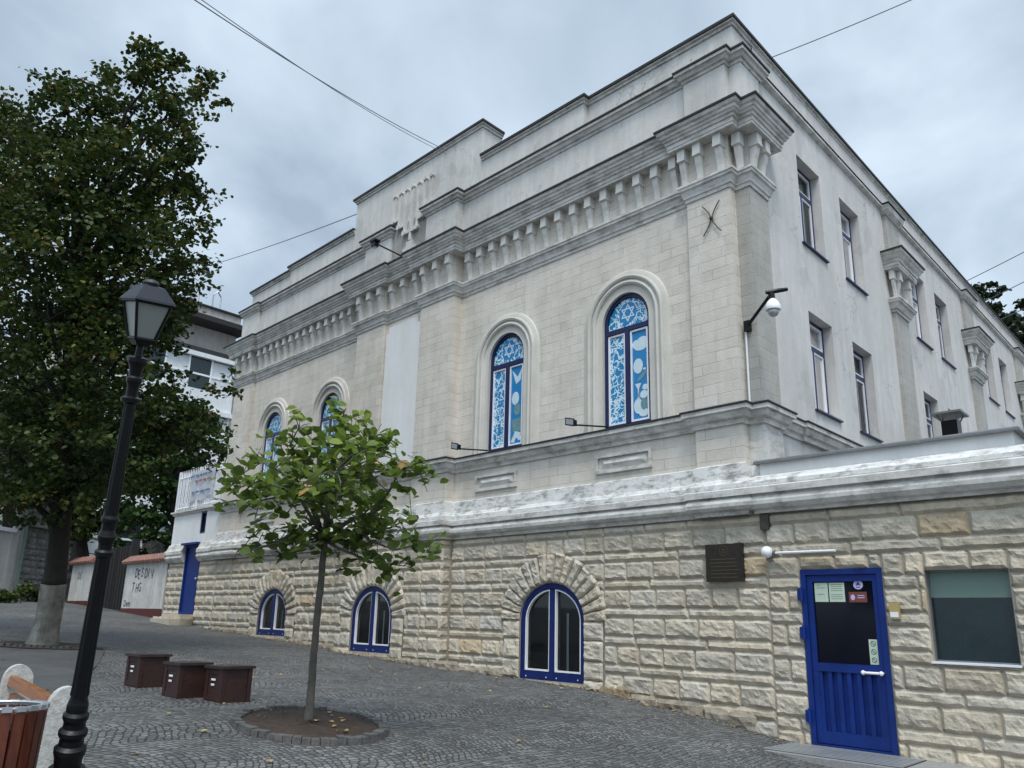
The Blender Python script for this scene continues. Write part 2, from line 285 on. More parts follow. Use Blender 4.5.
# ---------------------------------------------------------------- mesh builder
class MB:
    def __init__(s): s.v = []; s.f = []; s.uv = []; s.t = []; s.tint = (1, 1, 1)
    def face(s, pts, uvs=None):
        i = len(s.v); s.v += [Vector(p) for p in pts]; s.f.append(tuple(range(i, i + len(pts))))
        s.uv.append(uvs or [(0, 0)] * len(pts)); s.t.append(s.tint)
    def mesh(s, vs, fs, uvs=None):
        i = len(s.v); s.v += [Vector(p) for p in vs]
        for k, f in enumerate(fs):
            s.f.append(tuple(i + j for j in f)); s.uv.append([uvs[j] for j in f] if uvs else [(0, 0)] * len(f)); s.t.append(s.tint)
    def box(s, fr, a0, a1, d0, d1, z0, z1):
        P = [fr(a, d, z) for z in (z0, z1) for d in (d0, d1) for a in (a0, a1)]
        U = [(a + d, z) for z in (z0, z1) for d in (d0, d1) for a in (a0, a1)]
        s.mesh(P, [(0, 1, 3, 2), (4, 6, 7, 5), (0, 4, 5, 1), (2, 3, 7, 6), (0, 2, 6, 4), (1, 5, 7, 3)], U)
    def prism(s, fr, poly, d0, d1):                    # polygon (a, z) extruded in d
        n = len(poly); P = [fr(a, d0, z) for a, z in poly] + [fr(a, d1, z) for a, z in poly]
        s.mesh(P, [tuple(range(n)), tuple(range(2 * n - 1, n - 1, -1))] + [(i, (i + 1) % n, n + (i + 1) % n, n + i) for i in range(n)], [(a, z) for a, z in poly] * 2)
    def tube(s, pts, rad, k=8, caps=True, jit=0):
        pts = [Vector(p) for p in pts]; n = len(pts)
        if not hasattr(rad, '__len__'): rad = [rad] * n
        rings = []; ref = None
        for i, p in enumerate(pts):
            d = (pts[min(i + 1, n - 1)] - pts[max(i - 1, 0)]).normalized()
            if ref is None: ref = d.orthogonal().normalized()
            ref = (ref - d * ref.dot(d)).normalized(); b = d.cross(ref)
            rings.append([p + (ref * math.cos(2 * math.pi * j / k) + b * math.sin(2 * math.pi * j / k)) * rad[i] * (1 + random.uniform(-jit, jit)) for j in range(k)])
        vs = [q for r in rings for q in r]
        fs = [(i * k + j, i * k + (j + 1) % k, (i + 1) * k + (j + 1) % k, (i + 1) * k + j) for i in range(n - 1) for j in range(k)]
        if caps: fs += [tuple(range(k))[::-1], tuple(range((n - 1) * k, n * k))]
        s.mesh(vs, fs, [(i * .1, j / k * .1) for i in range(n) for j in range(k)])
    def lathe(s, o, prof, k=16, ax=Vector((0, 0, 1)), sq=None):
        ax = Vector(ax).normalized(); x = ax.orthogonal().normalized() if abs(ax.z) < .9 else Vector((1, 0, 0)); x = (x - ax * x.dot(ax)).normalized(); y = ax.cross(x)
        vs = []
        for r, h in prof:
            for j in range(k):
                an = 2 * math.pi * (j + .5) / k; rr = r * (sq(an) if sq else 1)
                vs.append(Vector(o) + ax * h + (x * math.cos(an) + y * math.sin(an)) * rr)
        n = len(prof)
        fs = [(i * k + j, i * k + (j + 1) % k, (i + 1) * k + (j + 1) % k, (i + 1) * k + j) for i in range(n - 1) for j in range(k)]
        fs += [tuple(range(k))[::-1], tuple(range((n - 1) * k, n * k))]
        s.mesh(vs, fs)
    def sphere(s, o, r, k=16, sc=(1, 1, 1), ax=None):
        n = k // 2; vs = []
        for i in range(n + 1):
            for j in range(k):
                th = math.pi * i / n; ph = 2 * math.pi * j / k
                vs.append(Vector(o) + Vector((r * sc[0] * math.sin(th) * math.cos(ph), r * sc[1] * math.sin(th) * math.sin(ph), r * sc[2] * math.cos(th))))
        s.mesh(vs, [(i * k + j, i * k + (j + 1) % k, (i + 1) * k + (j + 1) % k, (i + 1) * k + j) for i in range(n) for j in range(k)])
    def build(s, name, m, parent=None, smooth=False, angle=None):
        me = bpy.data.meshes.new(name); off = parent_off(parent)
        me.from_pydata([p - off for p in s.v], [], s.f)
        uvl = me.uv_layers.new(name='UVMap'); flat = [c for f in s.uv for q in f for c in q]
        uvl.data.foreach_set('uv', flat)
        if any(t != (1, 1, 1) for t in s.t):
            ca = me.color_attributes.new('tint', 'FLOAT_COLOR', 'CORNER')
            ca.data.foreach_set('color', [c for f, t in zip(s.f, s.t) for _ in f for c in (*t, 1)])
        bm = bmesh.new(); bm.from_mesh(me); bmesh.ops.remove_doubles(bm, verts=bm.verts, dist=.0002)
        bmesh.ops.recalc_face_normals(bm, faces=bm.faces)
        if smooth:
            for f in bm.faces: f.smooth = True
            if angle:
                for e in bm.edges:
                    if len(e.link_faces) == 2 and e.calc_face_angle(0) > angle: e.smooth = False
        bm.to_mesh(me); bm.free()
        me.materials.append(m if not isinstance(m, str) else M[m])
        o = bpy.data.objects.new(name, me); COL.objects.link(o)
        if parent: o.parent = parent
        return o
def loose(mb, name, m, parent, **k):
    """every separate piece becomes a part of its own"""
    key = {}; par = list(range(len(mb.v)))
    def find(i):
        while par[i] != i: par[i] = par[par[i]]; i = par[i]
        return i
    for i, p in enumerate(mb.v):
        q = (round(p.x, 3), round(p.y, 3), round(p.z, 3))
        if q in key: par[find(i)] = find(key[q])
        else: key[q] = i
    for f in mb.f:
        for j in f[1:]: par[find(j)] = find(f[0])
    groups = {}
    for n, f in enumerate(mb.f): groups.setdefault(find(f[0]), []).append(n)
    out = []
    for g in groups.values():
        b = MB()
        for n in g:
            b.tint = mb.t[n]; b.face([mb.v[j] for j in mb.f[n]], mb.uv[n])
        out.append(b.build(name, m, parent, **k))
    return out
def parent_off(p):
    t = Vector((0, 0, 0))
    while p is not None: t = t + p.location; p = p.parent
    return t
def tag(o, label=None, cat=None, group=None, kind=None):
    if label: o['label'] = label
    if cat: o['category'] = cat
    if group: o['group'] = group
    if kind: o['kind'] = kind
    return o
def thing(name, loc, label, cat, group=None):
    o = bpy.data.objects.new(name, None); COL.objects.link(o); o.location = loc; o.empty_display_size = .2
    return tag(o, label, cat, group)
def one(name, mb, m, label, cat, group=None, **k):
    """a thing that is a single mesh, its origin at its base"""
    c = sum(mb.v, Vector()) / len(mb.v); c.z = min(p.z for p in mb.v)
    e = bpy.data.objects.new('x', None); e.location = c
    o = mb.build(name, m, e, **k); o.parent = None; o.location = c; bpy.data.objects.remove(e)
    return tag(o, label, cat, group)
# sweeps and walls
def offs(path, p):
    out = []
    n = len(path)
    for i in range(n):
        ns_ = []
        for a, b in ((i - 1, i), (i, i + 1)):
            if a < 0 or b >= n: continue
            du, dv = path[b][0] - path[a][0], path[b][1] - path[a][1]; l = math.hypot(du, dv)
            q = (round(-dv / l), round(du / l))
            if q not in ns_: ns_.append(q)
        out.append((path[i][0] + p * sum(q[0] for q in ns_), path[i][1] + p * sum(q[1] for q in ns_)))
    return out
def sweep(mb, path, prof):
    rows = [offs(path, p) for p, z in prof]; n = len(path); s = [0]
    for i in range(1, n): s.append(s[-1] + math.dist(path[i], path[i - 1]))
    for k in range(len(prof) - 1):
        for i in range(n - 1):
            q = [(k, i), (k, i + 1), (k + 1, i + 1), (k + 1, i)]
            mb.face([L(*rows[a][b], prof[a][1]) for a, b in q], [(s[b], prof[a][1]) for a, b in q])
    for i in (0, n - 1):
        mb.face([L(*rows[k][i], prof[k][1]) for k in range(len(prof))])
def pathwall(mb, path, z0, z1): sweep_open(mb, path, z0, z1)
def sweep_open(mb, path, z0, z1):
    s = 0
    for a, b in zip(path[:-1], path[1:]):
        l = math.dist(a, b)
        mb.face([L(*a, z0), L(*b, z0), L(*b, z1), L(*a, z1)], [(s, z0), (s + l, z0), (s + l, z1), (s, z1)]); s += l
def outline(cx, half, zb, zs, rise, n=20):
    if rise == 0: return [(cx - half, zb), (cx - half, zs), (cx + half, zs), (cx + half, zb)]
    return [(cx - half, zb)] + [(cx - half * math.cos(math.pi * i / n), zs + rise * math.sin(math.pi * i / n)) for i in range(n + 1)] + [(cx + half, zb)]
def panel(mb, fr, a0, a1, z0, z1, ops, d=0, deep=.3, rv=None):
    """wall sheet with openings (cx, half, zb, zs, rise); reveals go into rv"""
    def quad(p): mb.face([fr(a, d, z) for a, z in p], list(p))
    ops = sorted(ops); x = a0
    # openings may be stacked in one column: group by cx
    cols = {}
    for o in ops: cols.setdefault((o[0], o[1]), []).append(o)
    for (cx, h), lst in sorted(cols.items()):
        quad([(x, z0), (cx - h, z0), (cx - h, z1), (x, z1)]); x = cx + h
        zc = z0
        for o in sorted(lst, key=lambda o: o[2]):
            quad([(cx - h, zc), (cx + h, zc), (cx + h, o[2]), (cx - h, o[2])])
            pts = outline(*o)[1:-1]; nz_ = [q for q in lst if q[2] > o[3]]; top = min([q[2] for q in nz_]) if nz_ else z1
            for p, q in zip(pts[:-1], pts[1:]): quad([p, q, (q[0], top), (p[0], top)])
            zc = top
            ol = outline(*o); r_ = rv or mb
            for p, q in zip(ol, ol[1:] + ol[:1]):
                r_.face([fr(p[0], d, p[1]), fr(q[0], d, q[1]), fr(q[0], d - deep, q[1]), fr(p[0], d - deep, p[1])], [p, q, (q[0] + deep, q[1]), (p[0] + deep, p[1])])
    quad([(x, z0), (a1, z0), (a1, z1), (x, z1)])
def ring(mb, fr, o, i, d0, d1):
    n = len(o)
    for k in range(n):
        j = (k + 1) % n
        mb.face([fr(o[k][0], d1, o[k][1]), fr(o[j][0], d1, o[j][1]), fr(i[j][0], d1, i[j][1]), fr(i[k][0], d1, i[k][1])])
        for q in (o, i): mb.face([fr(q[k][0], d0, q[k][1]), fr(q[j][0], d0, q[j][1]), fr(q[j][0], d1, q[j][1]), fr(q[k][0], d1, q[k][1])])
def inset(o, t, tb=None):
    cx, h, zb, zs, r_ = o; tb = t if tb is None else tb
    return (cx, h - t, zb + tb, zs - (t if r_ == 0 else 0), max(r_ - t, 0))
# ---------------------------------------------------------------- rock-faced stone
def rock(mb, fr, a0, a1, z0, z1, base, proud, step=.04, mapf=None, seed=None):
    """one rock-faced block; mapf(s, t) -> (a, z) for wedge blocks"""
    w_, h_ = abs(a1 - a0), abs(z1 - z0)
    nx = max(3, int(w_ / step)); ny = max(3, int(h_ / step))
    sd_ = random.uniform(0, 100) if seed is None else seed
    v = random.uniform(.86, 1.10); wm = random.gauss(0, .018)
    mb.tint = (v * (1 + wm), v, v * (1 - wm * 1.5))
    if random.random() < .016: mb.tint = (v * 1.0, v * .89, v * .74)
    tx, tz = random.uniform(-.012, .012), random.uniform(-.008, .016)
    vs = []; uv = []
    for j in range(ny + 1):
        for i in range(nx + 1):
            s_, t_ = i / nx, j / ny
            a, z = mapf(s_, t_) if mapf else (a0 + (a1 - a0) * s_, z0 + (z1 - z0) * t_)
            e = min(s_, 1 - s_) * w_; g = min(t_, 1 - t_) * h_; e = min(e, g)
            k = min(1, e / .024); k = k * (2 - k)
            z += (1 - t_) * .016 * noise.noise(Vector((a * 9, sd_, 3))) + t_ * .009 * noise.noise(Vector((a * 9, sd_, 9)))
            p = Vector((a * 5.5 + sd_, z * 8, sd_))
            q = noise.fractal(p, .7, 2.1, 4) ; c = noise.noise(p * .6)
            r3 = 1 - abs(noise.noise(Vector((a * 4.2 + sd_, z * 11 - a * 2, 5)))) * 2
            d = base + (proud * k * (.5 + .5 * q + .45 * r3 * r3 + .2 * abs(c)) + k * ((s_ - .5) * tx + (.5 - t_) * tz * 1.6) if k > 0 else 0)
            if i in (0, nx) or j in (0, ny): d = base - .02
            vs.append(fr(a, d, z)); uv.append((a, z))
    mb.mesh(vs, [(j * (nx + 1) + i, j * (nx + 1) + i + 1, (j + 1) * (nx + 1) + i + 1, (j + 1) * (nx + 1) + i) for j in range(ny) for i in range(nx)], uv)
    mb.tint = (1, 1, 1)
def stonework(mb, fr, a0, a1, ztop, bot, holes, base=.0, step=.04, breaks=()):
    """alternating tall and low courses from ztop down to bot(a)"""
    z = ztop; k = 0; J = .006
    while z > min(bot(a0), bot(a1)) - .05:
        h = .145 if k % 2 == 0 else .275
        zl = z - h; x = a0 + (0)
        while x < a1 - .02:
            wd = random.uniform(.75, 1.5) if k % 2 == 0 else random.uniform(.38, .66)
            xe = min(x + wd, a1)
            for b in breaks:
                if x + .02 < b < xe + .16: xe = b
            if a1 - xe < .16: xe = a1
            segs = [(x, xe)]
            for (cx, oh, hb, zs, rr) in holes:                     # cut round the voussoirs
                ns2 = []
                zmid = max(zl, zs) if zl > zs else zs
                for p, q in segs:
                    top = max(zl, hb)
                    if z <= hb or zl >= zs + rr - .08: ns2.append((p, q)); continue
                    if zl <= zs: hw = oh
                    else: hw = oh * math.sqrt(max(0, 1 - min(1, ((zl * .35 + z * .65 - zs) / rr)) ** 2)) - .03
                    l_, r_ = cx - hw, cx + hw
                    if q <= l_ or p >= r_: ns2.append((p, q)); continue
                    if p < l_: ns2.append((p, l_))
                    if q > r_: ns2.append((r_, q))
                segs = ns2
            for p, q in segs:
                if q - p > .03 and z > bot((p + q) / 2) - .1: rock(mb, fr, p + J, q - J, zl + J, z - J, base, .032 if k % 2 else .026, step)
            x = xe
        z = zl; k += 1
def voussoirs(mb, fr, cx, half, zb, zs, rise, band=.49, n=17, base=.03, step=.04):
    for i in range(n):
        t0, t1 = math.pi * i / n + .008, math.pi * (i + 1) / n - .008
        w_ = band * (1 + .02 * ((i % 2) * 2 - 1))
        def mp_(s, t, t0=t0, t1=t1, w_=w_):
            an = t0 + (t1 - t0) * s
            return cx - (half + .005 + w_ * t) * math.cos(an), zs + (rise + .005 + w_ * t) * math.sin(an)
        rock(mb, fr, 0, .24, 0, w_, base, .04, step, mp_)
    for sg in (-1, 1):
        z = zs - .004
        while z > zb - .1:
            zl = max(z - random.uniform(.24, .33), zb - .16)
            p, q = cx + sg * (half + .005), cx + sg * (half + .42 * random.uniform(.93, 1.0))
            rock(mb, fr, min(p, q), max(p, q), zl + .006, z, base, .035, step); z = zl - .006
# ================================================================= GROUND
mb = MB()
us = sorted(set([-400, -120, -60, -30, 60, 100, 200, 500] + [round(-29.5 + .5 * i, 2) for i in range(180)]))
vs_ = [-400, -100, -40, -20, -14] + [-13 + .5 * i for i in range(31)] + [6, 20, 60, 150, 500]
P = [L(u, v, gu(u) + (.012 * noise.noise(Vector((u * .6, v * .6, 0))) if -13 < v < 2 and -20 < u < 40 else 0)) for v in vs_ for u in us]
nu = len(us)
mb.mesh(P, [(j * nu + i, j * nu + i + 1, (j + 1) * nu + i + 1, (j + 1) * nu + i) for j in range(len(vs_) - 1) for i in range(nu - 1)])
tag(mb.build('ground', 'cobble', smooth=True), kind='structure')
def G(x, y, h=0): return Vector((x, y, gz(x, y) + h))
# worn asphalt patch round the old tree
mb = MB(); poly = [(-9.6, 14.6), (-8.2, 16.2), (-7.2, 15.8), (-6.1, 13.2), (-5.2, 10.6), (-4.9, 9.0), (-6.0, 7.2), (-10.5, 8.5), (-13.5, 13)]
cxy = (-8.0, 12.0); rings_ = []
for t in (1.0, .66, .33):
    rings_.append([G(cxy[0] + (x - cxy[0]) * t, cxy[1] + (y - cxy[1]) * t, .018) for x, y in poly])
n_ = len(poly)
for a, b in zip(rings_[:-1], rings_[1:]):
    for i in range(n_): mb.face([a[i], a[(i + 1) % n_], b[(i + 1) % n_], b[i]])
mb.face(rings_[-1])
tag(mb.build('path', 'asphalt'), kind='structure')
mb = MB(); x0, y0, x1, y1 = -9.4, 15.35, -7.75, 15.75
for i in range(16):
    t = (i + random.uniform(.1, .3)) / 16; p = G(x0 + (x1 - x0) * t, y0 + (y1 - y0) * t)
    def fr(a, d, z, p=p): return p + Vector((a, -d, z))
    mb.box(fr, 0, random.uniform(.06, .09), 0, .12, -.02, random.uniform(.04, .07))
tag(mb.build('kerb', 'kerb'), kind='structure')

# ================================================================= SYNAGOGUE
ZB, ZT = 1.55, 7.80
syn = thing('synagogue', L(9, 6, gu(9)), 'large pale plastered two-storey building with a rough stone base, bracketed cornice and arched blue windows', 'building')
W_UP = [2.47, 5.45, 12.0, 15.0]
opA = lambda c: (c, .5, 3.10, 4.92, .5)
BW = {4.17: -.93, 14.0: -.48}
opB = lambda c, zb: (c, .75, zb, .02, .62)
mb = MB(); rv = MB()
panel(mb, FA, 1.1, 6.9, ZB, ZT, [opA(2.47), opA(5.45)], 0, .16, rv)
panel(mb, FA, 10.6, 16.4, ZB, ZT, [opA(12.0), opA(15.0)], 0, .16, rv)
loose(mb, 'front_wall', 'wall', syn); loose(rv, 'window_reveal', 'surround', syn)
cen = [(10.6, 0), (10.6, -.25), (9.45, -.25), (9.45, -.17), (8.05, -.17), (8.05, -.25), (6.9, -.25), (6.9, 0)]
lefte = [(17.6, 8), (17.6, -.08), (16.4, -.08), (16.4, 0)]
righte = [(1.1, 0), (1.1, -.08), (.3, -.08), (.3, .1), (.05, .1), (.05, .74), (.15, .74)]
mb = MB(); sweep_open(mb, cen, ZB, ZT); sweep_open(mb, lefte, ZB, ZT); sweep_open(mb, [(1.1, 0), (1.1, -.08), (.3, -.08), (.3, .1)], ZB, ZT)
loose(mb, 'front_pilaster', 'wall', syn)
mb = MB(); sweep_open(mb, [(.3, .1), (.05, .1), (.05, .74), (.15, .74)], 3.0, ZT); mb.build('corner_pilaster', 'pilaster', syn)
mb = MB(); sweep_open(mb, [(.3, .1), (.05, .1), (.05, .74), (.15, .74)], ZB, 3.0); mb.build('pedestal', 'trim', syn)
# side wall with its windows
SV = [(2.85, .52), (4.88, .52), (9.25, .55), (11.2, .55), (15.85, .55), (17.85, .55), (22.2, .55), (24.2, .55)]
sops = []
for c, h in SV:
    sops += [(c, h, 6.47, 8.2, 0), (c, h, 3.47, 5.2, 0)]
mb = MB(); rv = MB(); panel(mb, FB, .74, 27, ZB, 9.55, sops, 0, .26, rv)
mb.build('side_wall', 'side', syn); loose(rv, 'window_reveal', 'side', syn)
# back and far walls close the block
mb = MB(); mb.face([L(.15, 27, -2), L(17.6, 27, -2), L(17.6, 27, 9.5), L(.15, 27, 9.5)]); mb.face([L(17.6, 8, -2), L(17.6, 27, -2), L(17.6, 27, 9.5), L(17.6, 8, 9.5)])
mb.build('back_wall', 'side', syn)
mb = MB(); mb.face([L(.2, .1, 9.2), L(17.5, .1, 9.2), L(17.5, 27, 9.2), L(.2, 27, 9.2)]); mb.build('roof', 'roof', syn)
# base of rough stone: mortar bed with blocks
bedd = -.02
mb = MB(); rv = MB()
panel(mb, FA, .1, 6.9, -2.2, ZB, [opB(4.17, -.93)], bedd, .24, rv)
def FC(a, d, z): return L(a, -.25 - d, z)
panel(mb, FC, 6.9, 10.6, -2.2, ZB, [opB(9.2, -.68)], bedd, .24, rv)
panel(mb, FA, 10.6, 17.6, -2.2, ZB, [opB(14.0, -.48)], bedd, .24, rv)
mb.face([L(6.9, .02, -2.2), L(6.9, -.23, -2.2), L(6.9, -.23, ZB), L(6.9, .02, ZB)]); mb.face([L(10.6, .02, -2.2), L(10.6, -.23, -2.2), L(10.6, -.23, ZB), L(10.6, .02, ZB)])
mb.build('stone_bed', 'mortar', syn); loose(rv, 'window_reveal', 'mortar', syn)
ZS = 1.50
mb = MB()
hb = lambda c, zb: (c, .75 + .40, zb - .15, .02, .62 + .46)
stonework(mb, FA, .08, 6.88, ZS, lambda a: gu(a), [hb(4.17, -.93)], 0, .036, breaks=(3.0 - .0,))
stonework(mb, FC, 6.88, 10.62, ZS, lambda a: gu(a), [hb(9.2, -.68)], 0, .05, breaks=(7.55,))
stonework(mb, FA, 10.62, 17.6, ZS, lambda a: gu(a), [hb(14.0, -.48)], 0, .06, breaks=(16.6,))
def FD(a, d, z): return L(6.9 - d, a, z)
stonework(mb, FD, -.27, -.005, ZS, lambda a: gu(6.9), [], 0, .05)
mb.build('stone_base', 'stone', syn)
for c, zb, fr in ((4.17, -.93, FA), (9.2, -.68, FC), (14.0, -.48, FA)):
    mb = MB(); voussoirs(mb, fr, c, .75, zb, .02, .62, step=.036 if c < 5 else .055); mb.build('stone_arch', 'stone', syn)
# plinth of irregular stones following the slope
mb = MB(); u = .35
while u < 17.5:
    wd = random.uniform(.45, .95); e = min(u + wd, 17.6)
    fr = FC if 6.6 < (u + e) / 2 < 10.7 else FA
    if fr is FA and u < 6.9 < e: e = 6.9
    zt_p = max(gu(u), gu(e)) + random.uniform(.07, .13)
    for c_, zb_ in ((4.17, -.93), (9.2, -.68), (14.0, -.48)):
        if u < c_ + .76 and e > c_ - .76: zt_p = min(zt_p, zb_ - .015)
    zb_p = min(gu(u), gu(e)) - .1
    if zt_p - zb_p > .05: rock(mb, fr, u + .006, e - .006, zb_p, zt_p, .03, .045, .05)
    u = e
mb.build('plinth', 'plinth', syn)
# mouldings
full = [(17.6, 1.2)] + lefte[1:-1] + [(16.4, 0)] + cen + [(1.1, 0)] + righte[1:-1]
def mould(name, path, prof, m='trim'): mb = MB(); sweep(mb, path, prof); return mb.build(name, m, syn)
sidep = full + [(.15, .74), (.15, 1.6), (.1, 1.6), (.1, 27)]
mould('base_moulding', full[:-1] + [(.05, .1)] if False else full[:-3] + [(.3, .1), (.05, .1), (.05, .74)], [(0, 1.50), (.04, 1.50), (.05, 1.55), (.11, 1.57), (.145, 1.61), (.15, 1.66), (.13, 1.71), (.10, 1.735), (.10, 1.75), (.155, 1.752), (.155, 1.84), (.13, 1.86)], 'trim')
mould('weathered_band', full[:-3] + [(.3, .1), (.05, .1), (.05, .74)], [(0, 1.855), (.135, 1.86), (.13, 1.93), (.11, 1.95), (.09, 1.99), (.06, 2.0), (.045, 2.22), (0, 2.24)], 'band')
mould('string_course', sidep, [(0, 2.80), (.035, 2.80), (.045, 2.86), (.09, 2.885), (.115, 2.94), (.115, 2.975), (.16, 2.98), (.16, 3.045), (0, 3.05)])
mould('string_flashing', sidep, [(0, 3.052), (.178, 3.047), (.178, 3.072), (0, 3.10)], 'flash')
ent = full + [(.15, .74)]
CP = lambda pr: [(p * .72, 7.47 + (z - 7.36) * 1.09) for p, z in pr]
mould('lower_entablature', ent, [(p * .7, z) for p, z in [(0, 6.555), (.03, 6.555), (.04, 6.61), (.065, 6.62), (.075, 6.66), (.11, 6.73), (.15, 6.75), (.155, 6.79), (.175, 6.80), (.175, 6.84), (0, 6.87)]])
mould('cornice', ent, CP([(0, 7.36), (.30, 7.36), (.30, 7.40), (.315, 7.405), (.315, 7.47), (.345, 7.475), (.36, 7.52), (.39, 7.525), (.41, 7.56), (.44, 7.57), (.45, 7.61), (.49, 7.63), (.51, 7.68), (0, 7.70)]))
mould('cornice_flashing', ent, CP([(0, 7.702), (.54, 7.682), (.54, 7.715), (0, 7.76)]), 'flash')
# parapet
def inw(p, t): return [(a, b + t) for a, b in p]
par = [(17.6, 1.2), (17.6, -.08), (16.55, -.08), (16.55, 0), (10.6, 0), (10.6, -.2), (9.5, -.2), (9.5, -.14), (8.1, -.14), (8.1, -.2), (6.98, -.2), (6.98, 0), (1.1, 0), (1.1, -.06), (.3, -.06), (.3, .08), (.07, .08), (.07, .74), (.15, .74)]
mb = MB(); sweep_open(mb, par, 7.78, 9.0); mb.build('parapet_wall', 'parapet', syn)
led = [(0, 8.84), (.02, 8.84), (.03, 8.89), (.06, 8.90), (.085, 8.96), (.12, 8.975), (.12, 9.03), (0, 9.05)]; ledf = [(0, 9.052), (.14, 9.032), (.14, 9.068), (0, 9.10)]
led = [(p, z - .045) for p, z in led]; ledf = [(p, z - .045) for p, z in ledf]
for pth in (par[:4] + [(16.55, 0), (10.6, 0), (10.6, -.2), (9.5, -.2), (9.5, -.14)], [(8.1, -.14), (8.1, -.2), (6.98, -.2), (6.98, 0), (1.1, 0), (1.1, -.06), (.3, -.06), (.3, .08), (.07, .08), (.07, .80), (.15, .80)]):
    q = [p for i, p in enumerate(pth) if i == 0 or p != pth[i - 1]]
    mould('parapet_ledge', q, led); mould('ledge_flashing', q, ledf, 'flash')
upA = [(17.35, 1.2), (17.35, .04), (14.7, .04), (14.7, -.1), (11.3, -.1)]; upB = [(6.3, -.1), (3.35, -.1), (3.35, .04), (.17, .04), (.17, 27)]
tow = [(11.3, .5), (11.3, -.12), (6.3, -.12), (6.3, .5)]
mb = MB(); sweep_open(mb, upA, 8.95, 9.6); sweep_open(mb, upB, 8.95, 9.6); sweep_open(mb, tow, 8.95, 10.45)
mb.face([L(11.3, .5, 8.95), L(6.3, .5, 8.95), L(6.3, .5, 10.45), L(11.3, .5, 10.45)])
mb.face([L(9.5, -.14, 7.7), L(8.1, -.14, 7.7), L(8.1, -.14, 9.05), L(9.5, -.14, 9.05)])
mb.build('upper_parapet', 'parapet', syn)
capw = [(0, 9.52), (.03, 9.52), (.035, 9.56), (.07, 9.575), (.07, 9.605), (-.3, 9.62)]; capf = [(0, 9.607), (.095, 9.607), (.095, 9.66), (-.35, 9.69)]
for pth in (upA, upB): mould('parapet_coping', pth, capw); mould('coping_flashing', pth, capf, 'flash')
up = lambda pr: [(a, z + .83) for a, z in pr]
mould('parapet_coping', tow, up(capw)); mould('coping_flashing', tow, up(capf), 'flash')
# ledge along the side and the blocks over the side pilasters
sl = [(.15, .95), (.15, 27)]
mould('side_ledge', sl, [(0, 8.93), (.04, 8.95), (.08, 8.98), (.08, 9.03), (0, 9.05)]); mould('ledge_flashing', sl, [(0, 9.052), (.095, 9.04), (.095, 9.055), (0, 9.085)], 'flash')
# corbels
cprof = [(0, 6.875), (.05, 6.875), (.06, 6.97), (.08, 7.06), (.11, 7.14), (.125, 7.21), (.125, 7.26)]
blk = [(0, 7.26), (.17, 7.26), (.17, 7.30), (.16, 7.305), (.16, 7.465), (0, 7.465)]
def corbel(fr, a, w_=.145, first=None):
    o = L(*((a, 0))[:2], 6.87) if first else None
    mb = MB()
    def frp(x, y, z): return fr(a + y, x, z)
    for pr, ww in ((cprof + [(0, 7.26)], w_ / 2 - .02), (blk, w_ / 2)):
        n = len(pr); Pn = [fr(a - ww, p, z) for p, z in pr] + [fr(a + ww, p, z) for p, z in pr]
        mb.mesh(Pn, [tuple(range(n)), tuple(range(2 * n - 1, n - 1, -1))] + [(i, (i + 1) % n, n + (i + 1) % n, n + i) for i in range(n)])
    return mb
base_c = corbel(FA, 0).build('corbel', 'corbel', None)
base_c.location = Vector((0, 0, 0)); proto = base_c.data; bpy.data.objects.remove(base_c)
def put_corbel(a, d, fr=FA):
    o = bpy.data.objects.new('corbel', proto); COL.objects.link(o); o.parent = syn
    o.location = fr(a, d, 0) - FA(0, 0, 0) - syn.location
    return o
k = 15
for i in range(15): put_corbel(1.33 + i * .378, 0)
for i in range(15): put_corbel(10.84 + i * .378, 0)
for a in (.42, .80, 1.1): put_corbel(a, .08)
for a in (16.55, 16.98, 17.42): put_corbel(a, .08)
for a in (7.02, 7.46, 7.9): put_corbel(a, .25)
for a in (9.6, 10.03, 10.46): put_corbel(a, .25)
for a in (8.28, 8.75, 9.22): put_corbel(a, .17)
put_corbel(.17, -.1)
def FP(a, d, z): return L(.05 - d, a, z)
for a in (.24, .54): corbel(FP, a, .16).build('corbel', 'corbel', syn)
